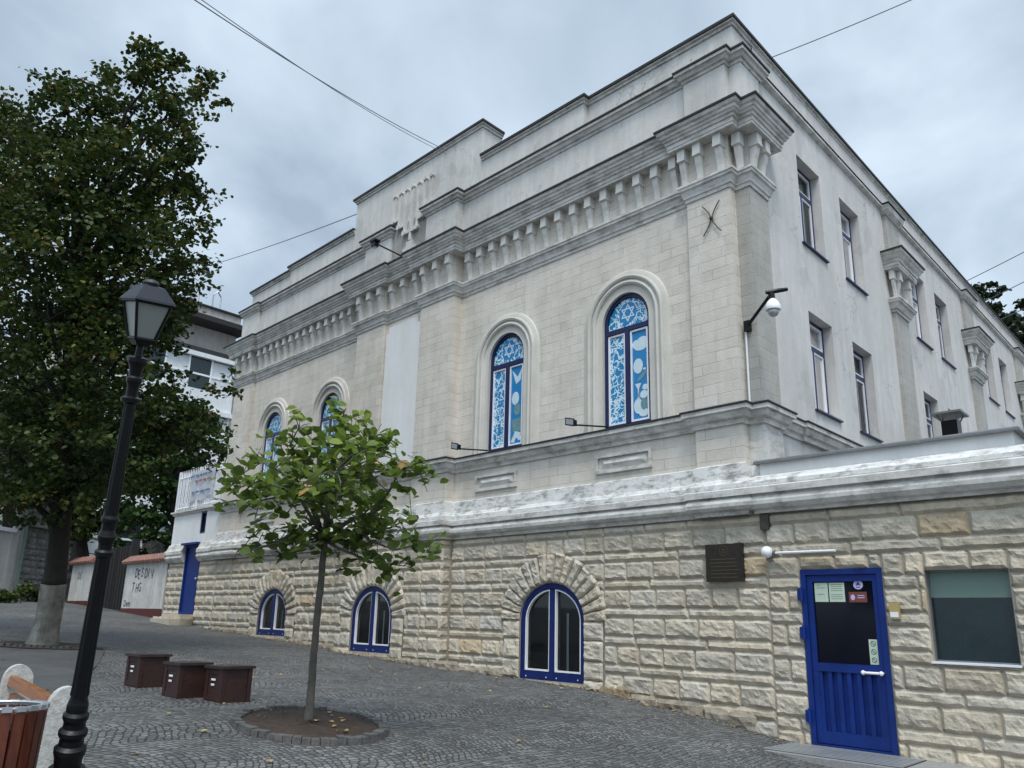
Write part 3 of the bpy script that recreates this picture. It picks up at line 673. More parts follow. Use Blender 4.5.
# side pilasters with bracket capitals
for v0, v1 in ((7.0, 7.85), (13.35, 14.25), (19.7, 20.6), (26.0, 26.9)):
    pth = [(.15, v0), (.05, v0), (.05, v1), (.15, v1)]
    pth = [(.15, v0), (.07, v0), (.07, v1), (.15, v1)]
    mb = MB()
    for a, b in zip(pth[:-1], pth[1:]):
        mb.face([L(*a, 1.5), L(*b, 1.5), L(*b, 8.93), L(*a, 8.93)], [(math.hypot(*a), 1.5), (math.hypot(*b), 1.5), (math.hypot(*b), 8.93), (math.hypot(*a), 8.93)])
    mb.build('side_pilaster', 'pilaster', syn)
    s5 = lambda pr: [(p * 1.0, z) for p, z in pr]
    mould('capital_moulding', pth, s5([(0, 6.555), (.03, 6.555), (.04, 6.61), (.065, 6.62), (.11, 6.73), (.15, 6.75), (.155, 6.79), (.175, 6.80), (.175, 6.84), (0, 6.87)]))
    mould('capital_cornice', pth, s5(CP([(0, 7.36), (.30, 7.36), (.30, 7.40), (.315, 7.405), (.315, 7.47), (.345, 7.475), (.36, 7.52), (.41, 7.56), (.45, 7.61), (.49, 7.63), (.51, 7.68), (0, 7.70)])))
    mould('capital_flashing', pth, s5(CP([(0, 7.702), (.54, 7.682), (.54, 7.715), (0, 7.76)])), 'flash')
    mb = MB(); sweep(mb, pth, [(0, 8.84), (.02, 8.84), (.1, 8.93), (.13, 9.03), (0, 9.04)]); mb.build('pilaster_head', 'trim', syn)
    mb = MB(); sweep(mb, pth, [(0, 9.058), (.15, 9.05), (.15, 9.07), (0, 9.09)]); mb.build('head_flashing', 'flash', syn)
    def FQ(a, d, z): return L(.07 - d, a, z)
    for a in (v0 + .12, v1 - .12): corbel(FQ, a, .17).build('corbel', 'corbel', syn)
    def FE(a, d, z, v0=v0): return L(a, v0 - d, z)
    corbel(FE, .03, .10).build('corbel', 'corbel', syn)
# arch surrounds
def arch_mould(cx):
    mb = MB(); prof = [(0, 0), (0, .02), (.10, .02), (.12, .028), (.125, .055), (.155, .075), (.185, .06), (.19, .045), (.215, .045), (.22, .075), (.25, .09), (.275, .08), (.28, .05), (.33, .045), (.36, .03), (.37, 0)]
    rows = [outline(cx, .5 + r_ * 1.14, 3.09, 4.92, .5 + r_ * 1.08, 24) for r_, d in prof]
    for k in range(len(prof) - 1):
        for i in range(len(rows[0]) - 1):
            mb.face([FA(*(rows[a][b][0], prof[a][1], rows[a][b][1])) for a, b in ((k, i), (k, i + 1), (k + 1, i + 1), (k + 1, i))])
    return mb.build('arch_surround', 'surround', syn, smooth=True, angle=R(30))
def poly(mb, fr, pts, d): mb.face([fr(a, d, z) for a, z in pts], list(pts))
def star(mb, fr, cx, cz, r_, d):
    for s in (0, math.pi):
        P_ = [(cx + r_ * math.sin(s + k * 2 * math.pi / 3), cz + r_ * math.cos(s + k * 2 * math.pi / 3)) for k in range(3)]
        Q = [(cx + (x - cx) * .72, cz + (z - cz) * .72) for x, z in P_]
        for k in range(3): j = (k + 1) % 3; poly(mb, fr, [P_[k], P_[j], Q[j], Q[k]], d + (.001 if s else 0))
def ell(cx, cz, rx, rz, n=18, rot=0): return [(cx + rx * math.cos(t) * math.cos(rot) - rz * math.sin(t) * math.sin(rot), cz + rx * math.cos(t) * math.sin(rot) + rz * math.sin(t) * math.cos(rot)) for t in [2 * math.pi * i / n for i in range(n)]]
def upper_window(cx, kind):
    o = (cx, .5, 3.10, 4.92, .5); FR = lambda a, d, z: FA(a, d + .09, z)
    mb = MB(); ring(mb, FR, outline(*o), outline(*inset(o, .065)), -.24, -.13)
    zt = 4.75
    mb.box(FR, cx - .44, cx + .44, -.22, -.125, zt, zt + .085); mb.box(FR, cx - .045, cx + .045, -.22, -.12, 3.16, zt)
    win = mb.build('arched_window', 'navy', syn)
    # white beading and panes
    bd = MB()
    for (l_, r_) in ((cx - .435, cx - .045), (cx + .045, cx + .435)):
        q = [(l_ + .01, 3.17), (l_ + .01, zt - .01), (r_ - .01, zt - .01), (r_ - .01, 3.17)]; q2 = [(l_ + .04, 3.2), (l_ + .04, zt - .04), (r_ - .04, zt - .04), (r_ - .04, 3.2)]
        ring(bd, FR, q, q2, -.2, -.14)
    loose(bd, 'beading', 'bead', win)
    # left as seen = larger a
    mb = MB(); poly(mb, FR, [(cx + .08, 3.2), (cx + .40, 3.2), (cx + .40, zt - .03), (cx + .08, zt - .03)], -.165); mb.build('pane', 'art', win)
    mb = MB(); tp = outline(cx, .43, zt + .08, 4.92, .43); poly(mb, FR, tp, -.165); mb.build('pane', 'art', win)
    mb = MB(); poly(mb, FR, ell(cx, 5.09, .19, .19), -.163); mb.build('star_ground', 'bluesoft', win)
    mb = MB(); star(mb, FR, cx, 5.09, .17, -.16); mb.build('star_emblem', 'artwhite', win)
    mb = MB(); poly(mb, FR, [(cx - .40, 3.2), (cx - .08, 3.2), (cx - .08, zt - .03), (cx - .40, zt - .03)], -.165); mb.build('pane', 'bluesoft', win)
    mb = MB(); mg = MB(); c = cx - .24; dd = -.162
    if kind == 0:
        for e in (ell(c - .06, 4.50, .12, .10), ell(c + .06, 4.48, .10, .08), ell(c - .02, 4.42, .13, .06)): poly(mb, FR, e, dd); dd += .0006
        poly(mb, FR, ell(c + .04, 4.10, .10, .13), dd); poly(mb, FR, ell(c - .09, 4.03, .03, .02), dd)
        poly(mb, FR, [(c + .11, 3.80), (c - .02, 3.80), (c + .03, 3.70), (c + .035, 3.56), (c + .07, 3.54), (c + .0, 3.54), (c + .055, 3.58), (c + .055, 3.70)], dd + .001)
        poly(mb, FR, ell(c - .10, 3.72, .06, .05), dd); poly(mb, FR, ell(c - .07, 3.60, .08, .07), dd + .0005)
        poly(mb, FR, ell(c + .05, 3.42, .09, .13), dd); poly(mb, FR, ell(c - .06, 3.30, .10, .07), dd + .0007)
        poly(mg, FR, ell(c - .04, 3.92, .13, .035, rot=-.7), dd); poly(mg, FR, ell(c - .07, 3.44, .07, .10), dd + .0015)
    else:
        poly(mb, FR, [(c + .14, 4.66), (c - .02, 4.50), (c - .14, 4.66), (c - .10, 4.42), (c + .02, 4.36)], dd)
        poly(mb, FR, ell(c + .03, 4.08, .10, .13), dd)
        poly(mg, FR, ell(c - .02, 3.86, .09, .12), dd); poly(mg, FR, [(c + .12, 3.66), (c - .13, 3.70), (c - .13, 3.44), (c + .08, 3.42)], dd + .0005)
        poly(mb, FR, [(c + .14, 3.24), (c + .02, 3.44), (c - .13, 3.40), (c - .10, 3.30), (c + .0, 3.30), (c + .04, 3.22)], dd + .001)
        poly(mb, FR, ell(c - .10, 3.30, .05, .05), dd + .0015)
    loose(mb, 'glass_picture', 'artwhite', win); loose(mg, 'glass_picture', 'artgreen', win)
    arch_mould(cx)
for i, c in enumerate(W_UP): upper_window(c, i % 2)
def base_window(fr0, cx, zb):
    fr = lambda a, d, z: fr0(a, d + .05, z)
    o = (cx, .745, zb, .02, .615)
    mb = MB(); ring(mb, fr, outline(*o), outline(*inset(o, .085, .13)), -.2, -.07)
    mb.box(fr, cx - .05, cx + .05, -.18, -.065, zb + .02, .02 + .5)
    win = mb.build('arched_window', 'deepblue', syn)
    bd = MB()
    for sg in (-1, 1):
        def half(t, tb):
            h = .745 - .085 - t; r_ = .615 - .085 - t; pts = [(cx + sg * (.05 + t), zb + .13 + tb)]
            x0_ = (.05 + t) / h; t0 = math.acos(min(1, x0_))
            pts = [(cx + sg * (.05 + t), zb + .13 + tb)] + [(cx + sg * h * math.cos(t0 * (1 - i / 14)), .02 + r_ * math.sin(t0 * (1 - i / 14))) for i in range(15)] + [(cx + sg * h, zb + .13 + tb)]
            return pts
        ring(bd, fr, half(.012, .012), half(.034, .038), -.15, -.085)
    loose(bd, 'beading', 'bead', win)
    mb = MB(); poly(mb, fr, outline(*inset(o, .08, .1)), -.14); mb.build('pane', 'glass', win)
    mb = MB(); poly(mb, fr, outline(*inset(o, .01, .01)), -.235); mb.build('dark_room', 'room', win)
    mb = MB()
    for s, w_ in ((-.28, .05),): poly(mb, fr, [(cx + s, zb + .1), (cx + s + w_, zb + .1), (cx + s + w_, .15), (cx + s, .15)], -.21)
    loose(mb, 'curtain', 'curtain', win)
    mb = MB()
    for s in (-.6, -.12, .12, .6): poly(mb, fr, ell(cx + s, zb + .05, .012, .012, 8), -.068)
    mb.build('bolt', 'bead', win)
base_window(FA, 4.17, -.93); base_window(FC, 9.2, -.68); base_window(FA, 14.0, -.48)
def side_window(c, h, zb, zt):
    mb = MB(); o = (c, h, zb, zt, 0)
    ring(mb, FB, outline(*o), outline(*inset(o, .06)), -.26, -.18); tz = zb + (zt - zb) * .68
    mb.box(FB, c - h + .05, c + h - .05, -.25, -.175, tz, tz + .08); mb.box(FB, c - .03, c + .03, -.25, -.176, zb + .05, tz)
    win = mb.build('window', 'navy', syn)
    mb = MB()
    for (l_, r_, b_, t_) in ((c - h + .06, c - .03, zb + .06, tz), (c + .03, c + h - .06, zb + .06, tz), (c - h + .06, c + h - .06, tz + .08, zt - .06)):
        ring(mb, FB, [(l_, b_), (l_, t_), (r_, t_), (r_, b_)], [(l_ + .035, b_ + .035), (l_ + .035, t_ - .035), (r_ - .035, t_ - .035), (r_ - .035, b_ + .035)], -.23, -.185)
    mb.build('beading', 'bead', win)
    mb = MB(); poly(mb, FB, outline(*inset(o, .05)), -.21); mb.build('pane', 'glass', win)
    mb = MB(); poly(mb, FB, outline(*inset(o, .005)), -.34); mb.build('dark_room', 'room', win)
    mb = MB(); poly(mb, FB, [(c + .02, zb), (c + h - .1, zb), (c + h - .1, zt - .02), (c + .06, zt - .02)], -.30); poly(mb, FB, [(c - h + .05, zb), (c - .18, zb), (c - .2, zt - .02), (c - h + .05, zt - .02)], -.30)
    loose(mb, 'curtain', 'curtain', win)
    mb = MB(); mb.box(FB, c - h - .04, c + h + .04, -.2, .05, zb - .03, zb - .003); mb.build('sill', 'navy', win)
for c, h in SV:
    side_window(c, h, 6.47, 8.2); side_window(c, h, 3.47, 5.2)
# framed panels under the windows
for c in (2.55, 5.65, 11.95, 14.95):
    mb = MB(); z0, z1, a0, a1 = 2.37, 2.68, c - .58, c + .58
    ring(mb, FA, [(a0, z0), (a0, z1), (a1, z1), (a1, z0)], [(a0 + .05, z0 + .05), (a0 + .05, z1 - .05), (a1 - .05, z1 - .05), (a1 - .05, z0 + .05)], -.0, .045)
    q = [(a0 + .1, z0 + .08), (a0 + .1, z1 - .07), (a1 - .1, z1 - .07), (a1 - .1, z0 + .08)]; zc = (z0 + z1) / 2
    tip = [(a0 + .2, zc), (a1 - .2, zc)]
    V_ = [FA(a, .004, z) for a, z in q] + [FA(a, .04, z) for a, z in tip]
    mb.mesh(V_, [(0, 1, 4), (1, 2, 5, 4), (2, 3, 5), (3, 0, 4, 5)])
    mb.build('framed_panel', 'trim', syn)
# blank niche panel of the centre
def FN(a, d, z): return L(a, -.17 - d, z)
mb = MB(); mb.prism(FN, [(8.1, 3.1), (8.1, 6.28), (8.2, 6.28), (8.2, 6.42), (9.3, 6.42), (9.3, 6.28), (9.4, 6.28), (9.4, 3.1)], .0, .035)
mb.build('blank_panel', 'white', syn)
# candelabrum relief on the tower parapet
mb = MB(); FT = lambda a, d, z: L(a, -.145 - d, z)
for i in range(7):
    a = 8.73 + (i - 3) * .245; zt = 9.80; k_ = abs(i - 3)
    zb = (8.45, 8.72, 8.95, 9.18)[k_]
    mb.box(FT, a - .04, a + .04, -.05, .06, zb, zt); mb.prism(FT, ell(a, zt + .03, .065, .05, 10), 0, .09)
    if k_:
        sg = 1 if i > 3 else -1; mb.box(FT, *sorted((a + sg * .03, a - sg * .22)), -.05, .07, zb - .07, zb + .03); mb.prism(FT, ell(a, zb - .02, .07, .07, 10), 0, .085)
mb.box(FT, 8.50, 8.96, -.05, .07, 8.2, 8.28); mb.box(FT, 8.62, 8.84, -.05, .065, 8.28, 8.42)
mb.build('candelabrum_relief', 'parapet', syn)
# wall anchor
mb = MB()
for s in (-1, 1):
    mb.tube([FA(.64 + s * .15 * abs(t) ** 1.5 + s * .01, .11, 6.13 + t * .26) for t in [i / 6 - 1 for i in range(13)]], .009, 6)
mb.sphere(FA(.64, .12, 6.13), .034, 10); mb.build('wall_anchor', 'iron', syn)
# conduits at the corner
mb = MB(); mb.tube([FA(.24, -.075, 3.08), FA(.24, -.075, 4.28)], .016, 6); mb.build('conduit', 'plastic', syn)
mb = MB(); mb.tube([FB(.72, .03, 3.1), FB(.72, .03, 5.0)], .014, 6); mb.build('conduit', 'cable', syn)

# ================================================================= ENTRANCE ANNEX (right)
ann = thing('annex', L(-1.5, 3, gu(-1.5)), 'low flat-roofed stone entrance wing with white parapet and blue door at right', 'building')
Z = -1.38
def FX(a, d, z): return L(a, -d, z)
DOOR = (-.925, .535, Z, .735, 0); WIN = (-2.41, .45, -.33, .69, 0)
mb = MB(); rv = MB(); panel(mb, FX, -3.2, .1, -2.4, 1.53, [(WIN[0], WIN[1], WIN[2], WIN[3], 0), (DOOR[0], DOOR[1], DOOR[2], DOOR[3], 0)], -.02, .16, rv)
mb.face([L(-3.2, .02, -2.4), L(-3.2, 9, -2.4), L(-3.2, 9, 1.53), L(-3.2, .02, 1.53)])
mb.build('stone_bed', 'mortar', ann); loose(rv, 'reveal', 'mortar', ann)
mb = MB()
def rect_stone(mb):
    z = 1.50; k = 0; J = .006
    while z > -1.75:
        h = .16 if k % 2 == 0 else .27
        zl = z - h; x = -3.2
        while x < .06:
            wd = random.uniform(.8, 1.5) if k % 2 == 0 else random.uniform(.42, .78)
            xe = min(x + wd, .08)
            if .08 - xe < .18: xe = .08
            segs = [(x, xe)]
            for c, hh, b_, t_, _ in (DOOR, WIN):
                n2 = []
                for p, q in segs:
                    if z <= b_ + .01 or zl >= t_ - .01 or q <= c - hh or p >= c + hh: n2.append((p, q)); continue
                    if p < c - hh: n2.append((p, c - hh))
                    if q > c + hh: n2.append((c + hh, q))
                segs = n2
            for p, q in segs:
                if q - p > .03: rock(mb, FX, p + J, q - J, zl + J, z - J, 0, .034 if k % 2 else .027, .034)
            for c, hh, b_, t_, _ in (DOOR, WIN):                # what is left of a course over a lintel or under a sill
                l_, r_ = max(x, c - hh), min(xe, c + hh)
                if r_ - l_ > .05:
                    if zl < t_ < z and z - t_ > .03: rock(mb, FX, l_ + J, r_ - J, t_ + .004, z - J, 0, .035, .034)
                    if zl < b_ < z and b_ - zl > .03 and b_ > -1: rock(mb, FX, l_ + J, r_ - J, zl + J, b_ - .02, 0, .035, .034)
            x = xe
        z = zl; k += 1
rect_stone(mb)
# slivers beside openings that end mid-course
for c, hh, b_, t_, _ in (DOOR, WIN): pass
def FY(a, d, z): return L(-3.2 - d, a, z)
stonework(mb, FY, 0, 9, 1.50, lambda a: -1.6, [], 0, .07)
mb.build('stone_wall', 'stone', ann)
apth = [(.1, -.02), (-3.2, -.02), (-3.2, 9)]
def mouldx(name, path, prof, m, par_): mb = MB(); sweep(mb, path, prof); return mb.build(name, m, par_)
mouldx('base_moulding', [(.14, .2), (.14, -.035), (-3.23, -.035), (-3.23, 9)], [(0, 1.50), (.045, 1.50), (.05, 1.54), (.11, 1.555), (.16, 1.61), (.165, 1.66), (.145, 1.71), (.12, 1.735), (.12, 1.75), (.185, 1.755), (.185, 1.84), (.16, 1.86)], 'trim', ann)
mouldx('weathered_band', [(.14, .2), (.14, -.035), (-3.23, -.035), (-3.23, 9)], [(0, 1.858), (.165, 1.862), (.16, 1.92), (.13, 1.95), (.11, 1.985), (.05, 2.0), (0, 2.02)], 'band', ann)
mb = MB(); sweep_open(mb, [(.1, .12), (.1, -.0), (-3.1, -.0), (-3.1, 9)], 1.9, 2.2); mb.build('parapet_wall', 'white', ann)
mouldx('parapet_cap', [(.12, .1), (.12, -.0), (-3.12, -.0), (-3.12, 9)], [(-.3, 2.20), (.05, 2.19), (.06, 2.185), (.06, 2.215), (.04, 2.235), (-.3, 2.25)], 'flash2', ann)
mb = MB(); mb.face([L(.1, 0, 2.1), L(-3.1, 0, 2.1), L(-3.1, 9, 2.1), L(.1, 9, 2.1)]); mb.build('roof', 'roof', ann)
mb = MB(); mb.box(FX, -.01, .12, -.02, .07, 1.28, 1.48); mb.build('drain_box', 'iron', ann)
# door
dr = MB(); cx, hw, zb, zt, _ = DOOR
ring(dr, FX, [(cx - hw, zb), (cx - hw, zt), (cx + hw, zt), (cx + hw, zb)], [(cx - hw + .07, zb + .02), (cx - hw + .07, zt - .07), (cx + hw - .07, zt - .07), (cx + hw - .07, zb + .02)], -.14, .0)
g0, g1, h0, h1 = cx - .40, cx + .385, -.41, .58
ring(dr, FX, [(cx - hw + .075, zb + .03), (cx - hw + .075, zt - .075), (cx + hw - .075, zt - .075), (cx + hw - .075, zb + .03)], [(g0, zb + .17), (g0, h1), (g1, h1), (g1, zb + .17)], -.09, -.025)
dr.box(FX, g0 - .01, g1 + .01, -.09, -.07, zb + .12, h0 + .005)
for i in range(7):
    a = g0 + .02 + i * (g1 - g0 - .04) / 6; dr.prism(lambda a_, d, z: FX(a_, d, z), [(a - .026, zb + .17), (a - .026, h0 - .05), (a + .026, h0 - .05), (a + .026, zb + .17)], -.075, -.032)
dr.box(FX, g0 - .02, g1 + .02, -.07, -.021, h0 - .10, h0 + .0)
door = dr.build('door', 'blue', ann)
mb = MB(); poly(mb, FX, [(g0, h0), (g0, h1), (g1, h1), (g1, h0)], -.05); mb.build('pane', 'darkglass', door)
mb = MB()
for hz in (.42, -.05, -1.05): mb.box(FX, cx + hw - .03, cx + hw + .035, -.03, .05, hz - .07, hz + .07); mb.tube([FX(cx + hw - .02, .05, hz - .09), FX(cx + hw - .02, .05, hz + .09)], .018, 8)
loose(mb, 'hinge', 'blue', door)
mb = MB(); mb.tube([FX(cx - .22, -.02, h0 - .085), FX(cx - .22, .045, h0 - .085), FX(cx - .24, .06, h0 - .085), FX(cx - .42, .06, h0 - .085), FX(cx - .44, .045, h0 - .085), FX(cx - .44, -.02, h0 - .085)], .017, 8)
mb.sphere(FX(cx - .22, .055, h0 - .085), .028, 10); mb.sphere(FX(cx - .44, .055, h0 - .085), .028, 10); mb.build('handle', 'plastic', door, smooth=True)
def sticker(pts, d, m, lines=None, name='notice'):
    mb = MB(); poly(mb, FX, pts, d); o = mb.build(name, m, door)
    if lines:
        mb = MB()
        for (a0, a1, z) in lines: poly(mb, FX, [(a0, z), (a1, z), (a1, z + .006), (a0, z + .006)], d + .001)
        mb.build('print', 'ink', o)
sticker([(g1 - .02, .33), (g1 - .02, .565), (g1 - .20, .565), (g1 - .20, .33)], -.045, 'paper', [(g1 - .06, g1 - .04 - .06, .535), (g1 - .05, g1 - .17, .50), (g1 - .05, g1 - .15, .42)])
sticker([(g1 - .215, .33), (g1 - .215, .565), (g1 - .42, .565), (g1 - .42, .33)], -.045, 'paper', [(g1 - .24, g1 - .39, .54 - .025 * i) for i in range(8) if i != 4])
sticker([(g1 - .47, .325), (g1 - .47, .45), (g1 - .70, .45), (g1 - .70, .325)], -.045, 'redsign', None)
mb = MB(); poly(mb, FX, ell(g1 - .52, .385, .028, .035, 12), -.044); poly(mb, FX, [(g1 - .58, .40), (g1 - .67, .40), (g1 - .67, .41), (g1 - .58, .41)], -.044); poly(mb, FX, [(g1 - .58, .375), (g1 - .67, .375), (g1 - .67, .385), (g1 - .58, .385)], -.044); mb.build('print', 'lilac', door)
sticker(ell(g1 - .60, .535, .062, .055, 20), -.0445, 'lilac', None)
mb = MB(); poly(mb, FX, [(g1 - .60, .575), (g1 - .565, .52), (g1 - .60, .535), (g1 - .635, .52)], -.0435); poly(mb, FX, [(g1 - .57, .510), (g1 - .63, .510), (g1 - .62, .5), (g1 - .58, .5)], -.0435); mb.build('emblem', 'navy', door)
sticker([(g0 + .01, -.40), (g0 + .01, -.11), (g0 + .115, -.11), (g0 + .115, -.40)], -.045, 'paper', None)
mb = MB()
for z in (-.16, -.255, -.35):
    a_ = g0 + .062
    for k in range(14):
        t, t2 = 2 * math.pi * k / 14, 2 * math.pi * (k + 1) / 14
        mb.face([FX(a_ + r_ * math.cos(q), -.044, z + r_ * math.sin(q)) for r_, q in ((.034, t), (.034, t2), (.024, t2), (.024, t))])
    poly(mb, FX, [(a_ - .022, z - .014), (a_ - .014, z - .022), (a_ + .022, z + .014), (a_ + .014, z + .022)], -.0435)
mb.build('prohibition_sign', 'ink', door)
# window of the annex
mb = MB(); cx2, h2, b2, t2_, _ = WIN
ring(mb, FX, [(cx2 - h2, b2), (cx2 - h2, t2_), (cx2 + h2, t2_), (cx2 + h2, b2)], [(cx2 - h2 + .02, b2 + .02), (cx2 - h2 + .02, t2_ - .02), (cx2 + h2 - .02, t2_ - .02), (cx2 + h2 - .02, b2 + .02)], -.15, -.09)
win = mb.build('window', 'flash2', ann)
mb = MB(); poly(mb, FX, [(cx2 - h2, b2), (cx2 - h2, .38), (cx2 + h2, .38), (cx2 + h2, b2)], -.125); mb.build('pane', 'tealglass', win)
mb = MB(); poly(mb, FX, [(cx2 - h2, .38), (cx2 - h2, t2_), (cx2 + h2, t2_), (cx2 + h2, .38)], -.124); mb.build('blind', 'sheer', win)
mb = MB(); mb.box(FX, cx2 - h2 - .01, cx2 + h2 + .01, -.14, .03, b2 - .02, b2 + .003); mb.build('sill', 'bead', win)
# downpipe at its corner
mb = MB(); mb.tube([L(-3.27, .06, 1.5), L(-3.27, .06, -1.5)], .04, 10); mb.build('downpipe', 'flash', ann)

# ================================================================= WALL-MOUNTED THINGS
t = thing('door_step', L(-1, -.5, -1.5), 'grey stone doorstep with grooved metal mat before blue door', 'step')
mb = MB(); mb.box(FX, -3.0, .22, .0, .98, -1.62, Z - .004); mb.build('slab', 'slab', t)
mb = MB(); mb.box(FX, -1.8, -.02, .08, .88, Z - .01, Z + .0); mb.build('mat_tray', 'flash', t)
mb = MB()
for i in range(8): mb.box(FX, -1.78, -.04, .10 + i * .10, .155 + i * .10, Z - .006, Z + .004)
mb.build('grooved_mat', 'steel', t)
t = thing('plaque', FX(.70, .05, .60), 'dark bronze memorial plaque on stone wall left of blue door', 'plaque')
mb = MB(); mb.box(FX, .41, 1.01, .03, .085, .60, 1.115); mb.build('plate', 'bronze', t)
mb = MB(); star(mb, FX, .71, 1.02, .045, .087)
for i in range(6):
    mb.box(FX, .47 + random.uniform(0, .05), .95 - random.uniform(0, .05), .084, .088, .90 - i * .05, .912 - i * .05)
ring(mb, FX, ell(.71, 1.02, .068, .075), ell(.71, 1.02, .06, .066), .084, .09)
mb.build('lettering', 'gilt', t)
t = thing('globe_lamp', FX(.0, .06, .98), 'white globe wall lamp beside long white rod above blue door', 'lamp')
mb = MB(); mb.sphere(FX(.01, .13, .97), .078, 18); mb.build('globe', 'plastic', t, smooth=True)
mb = MB(); mb.tube([FX(-.06, .10, .96), FX(-.10, .10, .96)], .03, 10); mb.box(FX, -.03, .05, .03, .08, .86, .95); mb.build('bracket', 'flash2', t)
one('wall_rod', (lambda mb: (mb.tube([FX(-.11, .11, .955), FX(-.94, .11, .95)], .018, 8), mb.tube([FX(-.5, .03, .953), FX(-.5, .1, .953)], .012, 6), mb)[-1])(MB()), 'plastic', 'thin white horizontal tube lamp on stone wall above blue door', 'tube')
t = thing('intercom', FX(-1.6, .05, .15), 'small yellow intercom box on stone wall right of blue door', 'intercom')
mb = MB(); mb.box(FX, -1.655, -1.54, .03, .085, .13, .31); mb.build('case', 'brass', t)
mb = MB(); mb.box(FX, -1.645, -1.55, .085, .09, .15, .21); mb.build('button_plate', 'bead', t)
def flood(c, dirn, label, flip=1):
    t = thing('floodlight', c, label, 'floodlight', 'floodlights on the front')
    mb = MB(); a, d, z = dirn
    e = FA(a + .42 * flip, d + .42, z + .02)
    mb.tube([FA(a, d, z), e], .014, 6); mb.build('arm', 'black', t)
    mb = MB()
    def fh(x, y, q, e=e): return e + AX * (x + .06) * flip + BX * (-y) + Vector((0, 0, q + .05 + x * .25))
    mb.box(fh, -.09, .09, -.04, .04, -.05, .05); mb.box(fh, -.105, .105, .04, .05, -.065, .065); mb.build('head', 'black', t)
    mb = MB(); mb.box(fh, -.08, .08, .05, .056, -.045, .045); mb.build('lens', 'steel', t)
    mb = MB(); mb.tube([e, e + Vector((0, 0, .05)) + AX * .05 * flip], .012, 6); mb.build('yoke', 'iron', t)
flood(FA(5.75, .17, 3.1), (5.75, .16, 3.1), 'black floodlight on arm below left arched window of right bay')
flood(FA(2.75, .17, 3.1), (2.75, .16, 3.1), 'black floodlight on arm below arched window nearest the corner')
t = thing('floodlight', FA(9.5, .6, 7.8), 'black lamp on long thin arm above centre of cornice', 'floodlight', 'floodlights on the front')
mb = MB(); p0 = FA(8.55, .40, 7.86); p1 = at(375, 243, p0.dot(FW) + .25); mb.tube([p0, p1], .018, 6); mb.build('arm', 'black', t)
mb = MB()
def fh(x, y, q): return p1 + AX * x + BX * (-y) + Vector((0, 0, q))
mb.box(fh, -.07, .07, -.06, .06, -.10, .02); mb.box(fh, -.11, .11, -.08, .08, .02, .06); mb.build('head', 'black', t)
mb = MB(); mb.box(fh, -.05, .05, -.04, .04, -.11, -.1); mb.build('lens', 'bead', t)
# dome camera at the corner
p0 = FA(.2, -.06, 4.28); p1 = at(771, 294, 11.75)
t = thing('security_camera', p0, 'white dome security camera on dark bracket arm at building corner', 'security camera')
mb = MB(); mb.tube([p0, p0.lerp(p1, .5), p1], [.026, .024, .024], 8); mb.box(lambda a, d, z: p0 + AX * a + BX * (-d) + Vector((0, 0, z)), -.05, .05, -.05, .03, -.08, .08)
mb.tube([p1 + Vector((-.07, 0, .02)), p1 + Vector((.08, 0, .05)), p1 + Vector((.24, .03, .09))], [.03, .035, .028], 8); mb.tube([p1 + Vector((0, 0, .03)), p1 + Vector((.01, 0, -.06))], .045, 10); mb.build('bracket', 'black', t)
pc = p1 + Vector((.01, -.02, -.08))
mb = MB(); mb.lathe(pc + Vector((0, 0, -.17)), [(.105, 0), (.11, .02), (.105, .06), (.08, .12), (.05, .15), (.03, .17)], 18); mb.build('housing', 'plastic', t, smooth=True, angle=R(50))
mb = MB(); mb.sphere(pc + Vector((0, 0, -.19)), .078, 16); mb.build('dome', 'steel', t, smooth=True)
# vent hood on the annex roof in front of side window
pv = at(951, 424, 16.5)
t = thing('roof_vent', Vector((pv.x, pv.y, 2.1)), 'dark metal roof vent with flat hood standing on annex roof', 'vent')
fv = lambda a, d, z: Vector((pv.x, pv.y, 0)) + BX * a - AX * d + Vector((0, 0, z))
mb = MB(); mb.box(fv, -.15, .15, -.15, .15, 2.1, pv.z + .05); mb.build('duct', 'black', t)
mb = MB(); mb.box(fv, -.32, .32, -.28, .28, pv.z + .16, pv.z + .2); mb.prism(fv, [(-.27, pv.z + .2), (-.07, pv.z + .25), (.07, pv.z + .25), (.27, pv.z + .2)], -.24, .24)
for x in (-.2, .2):
    for y in (-.2, .2): mb.tube([fv(x * .6, y * .6, pv.z), fv(x, y, pv.z + .17)], .015, 5)
mb.build('hood', 'flash2', t)

# ================================================================= LEFT WING WITH BLUE DOOR AND RAILING
sa = thing('side_wing', L(19.5, 2, gu(19.5)), 'low stone and white plaster wing with tall narrow blue door at far left end', 'building')
LE = 21.2; D2 = (19.42, .55, -.02, 2.02, 0)
mb = MB(); rv = MB(); panel(mb, FA, 17.6, LE, -1.2, 2.3, [D2], -.02, .16, rv); mb.face([L(LE, .02, -1), L(LE, 6, -1), L(LE, 6, 2.3), L(LE, .02, 2.3)])
mb.build('stone_bed', 'mortar', sa); loose(rv, 'reveal', 'mortar', sa)
mb = MB(); stonework(mb, FA, 17.62, D2[0] - .56, ZS, lambda a: gu(a), [], 0, .07); stonework(mb, FA, D2[0] + .56, LE, ZS, lambda a: gu(a), [], 0, .07)
rock(mb, FA, 18.85, 19.98, -.38, -.03, 0, .04, .07)
def FL(a, d, z): return L(LE + d, a, z)
stonework(mb, FL, 0, 6, ZS, lambda a: -.3, [], 0, .09); mb.build('stone_wall', 'stone', sa)
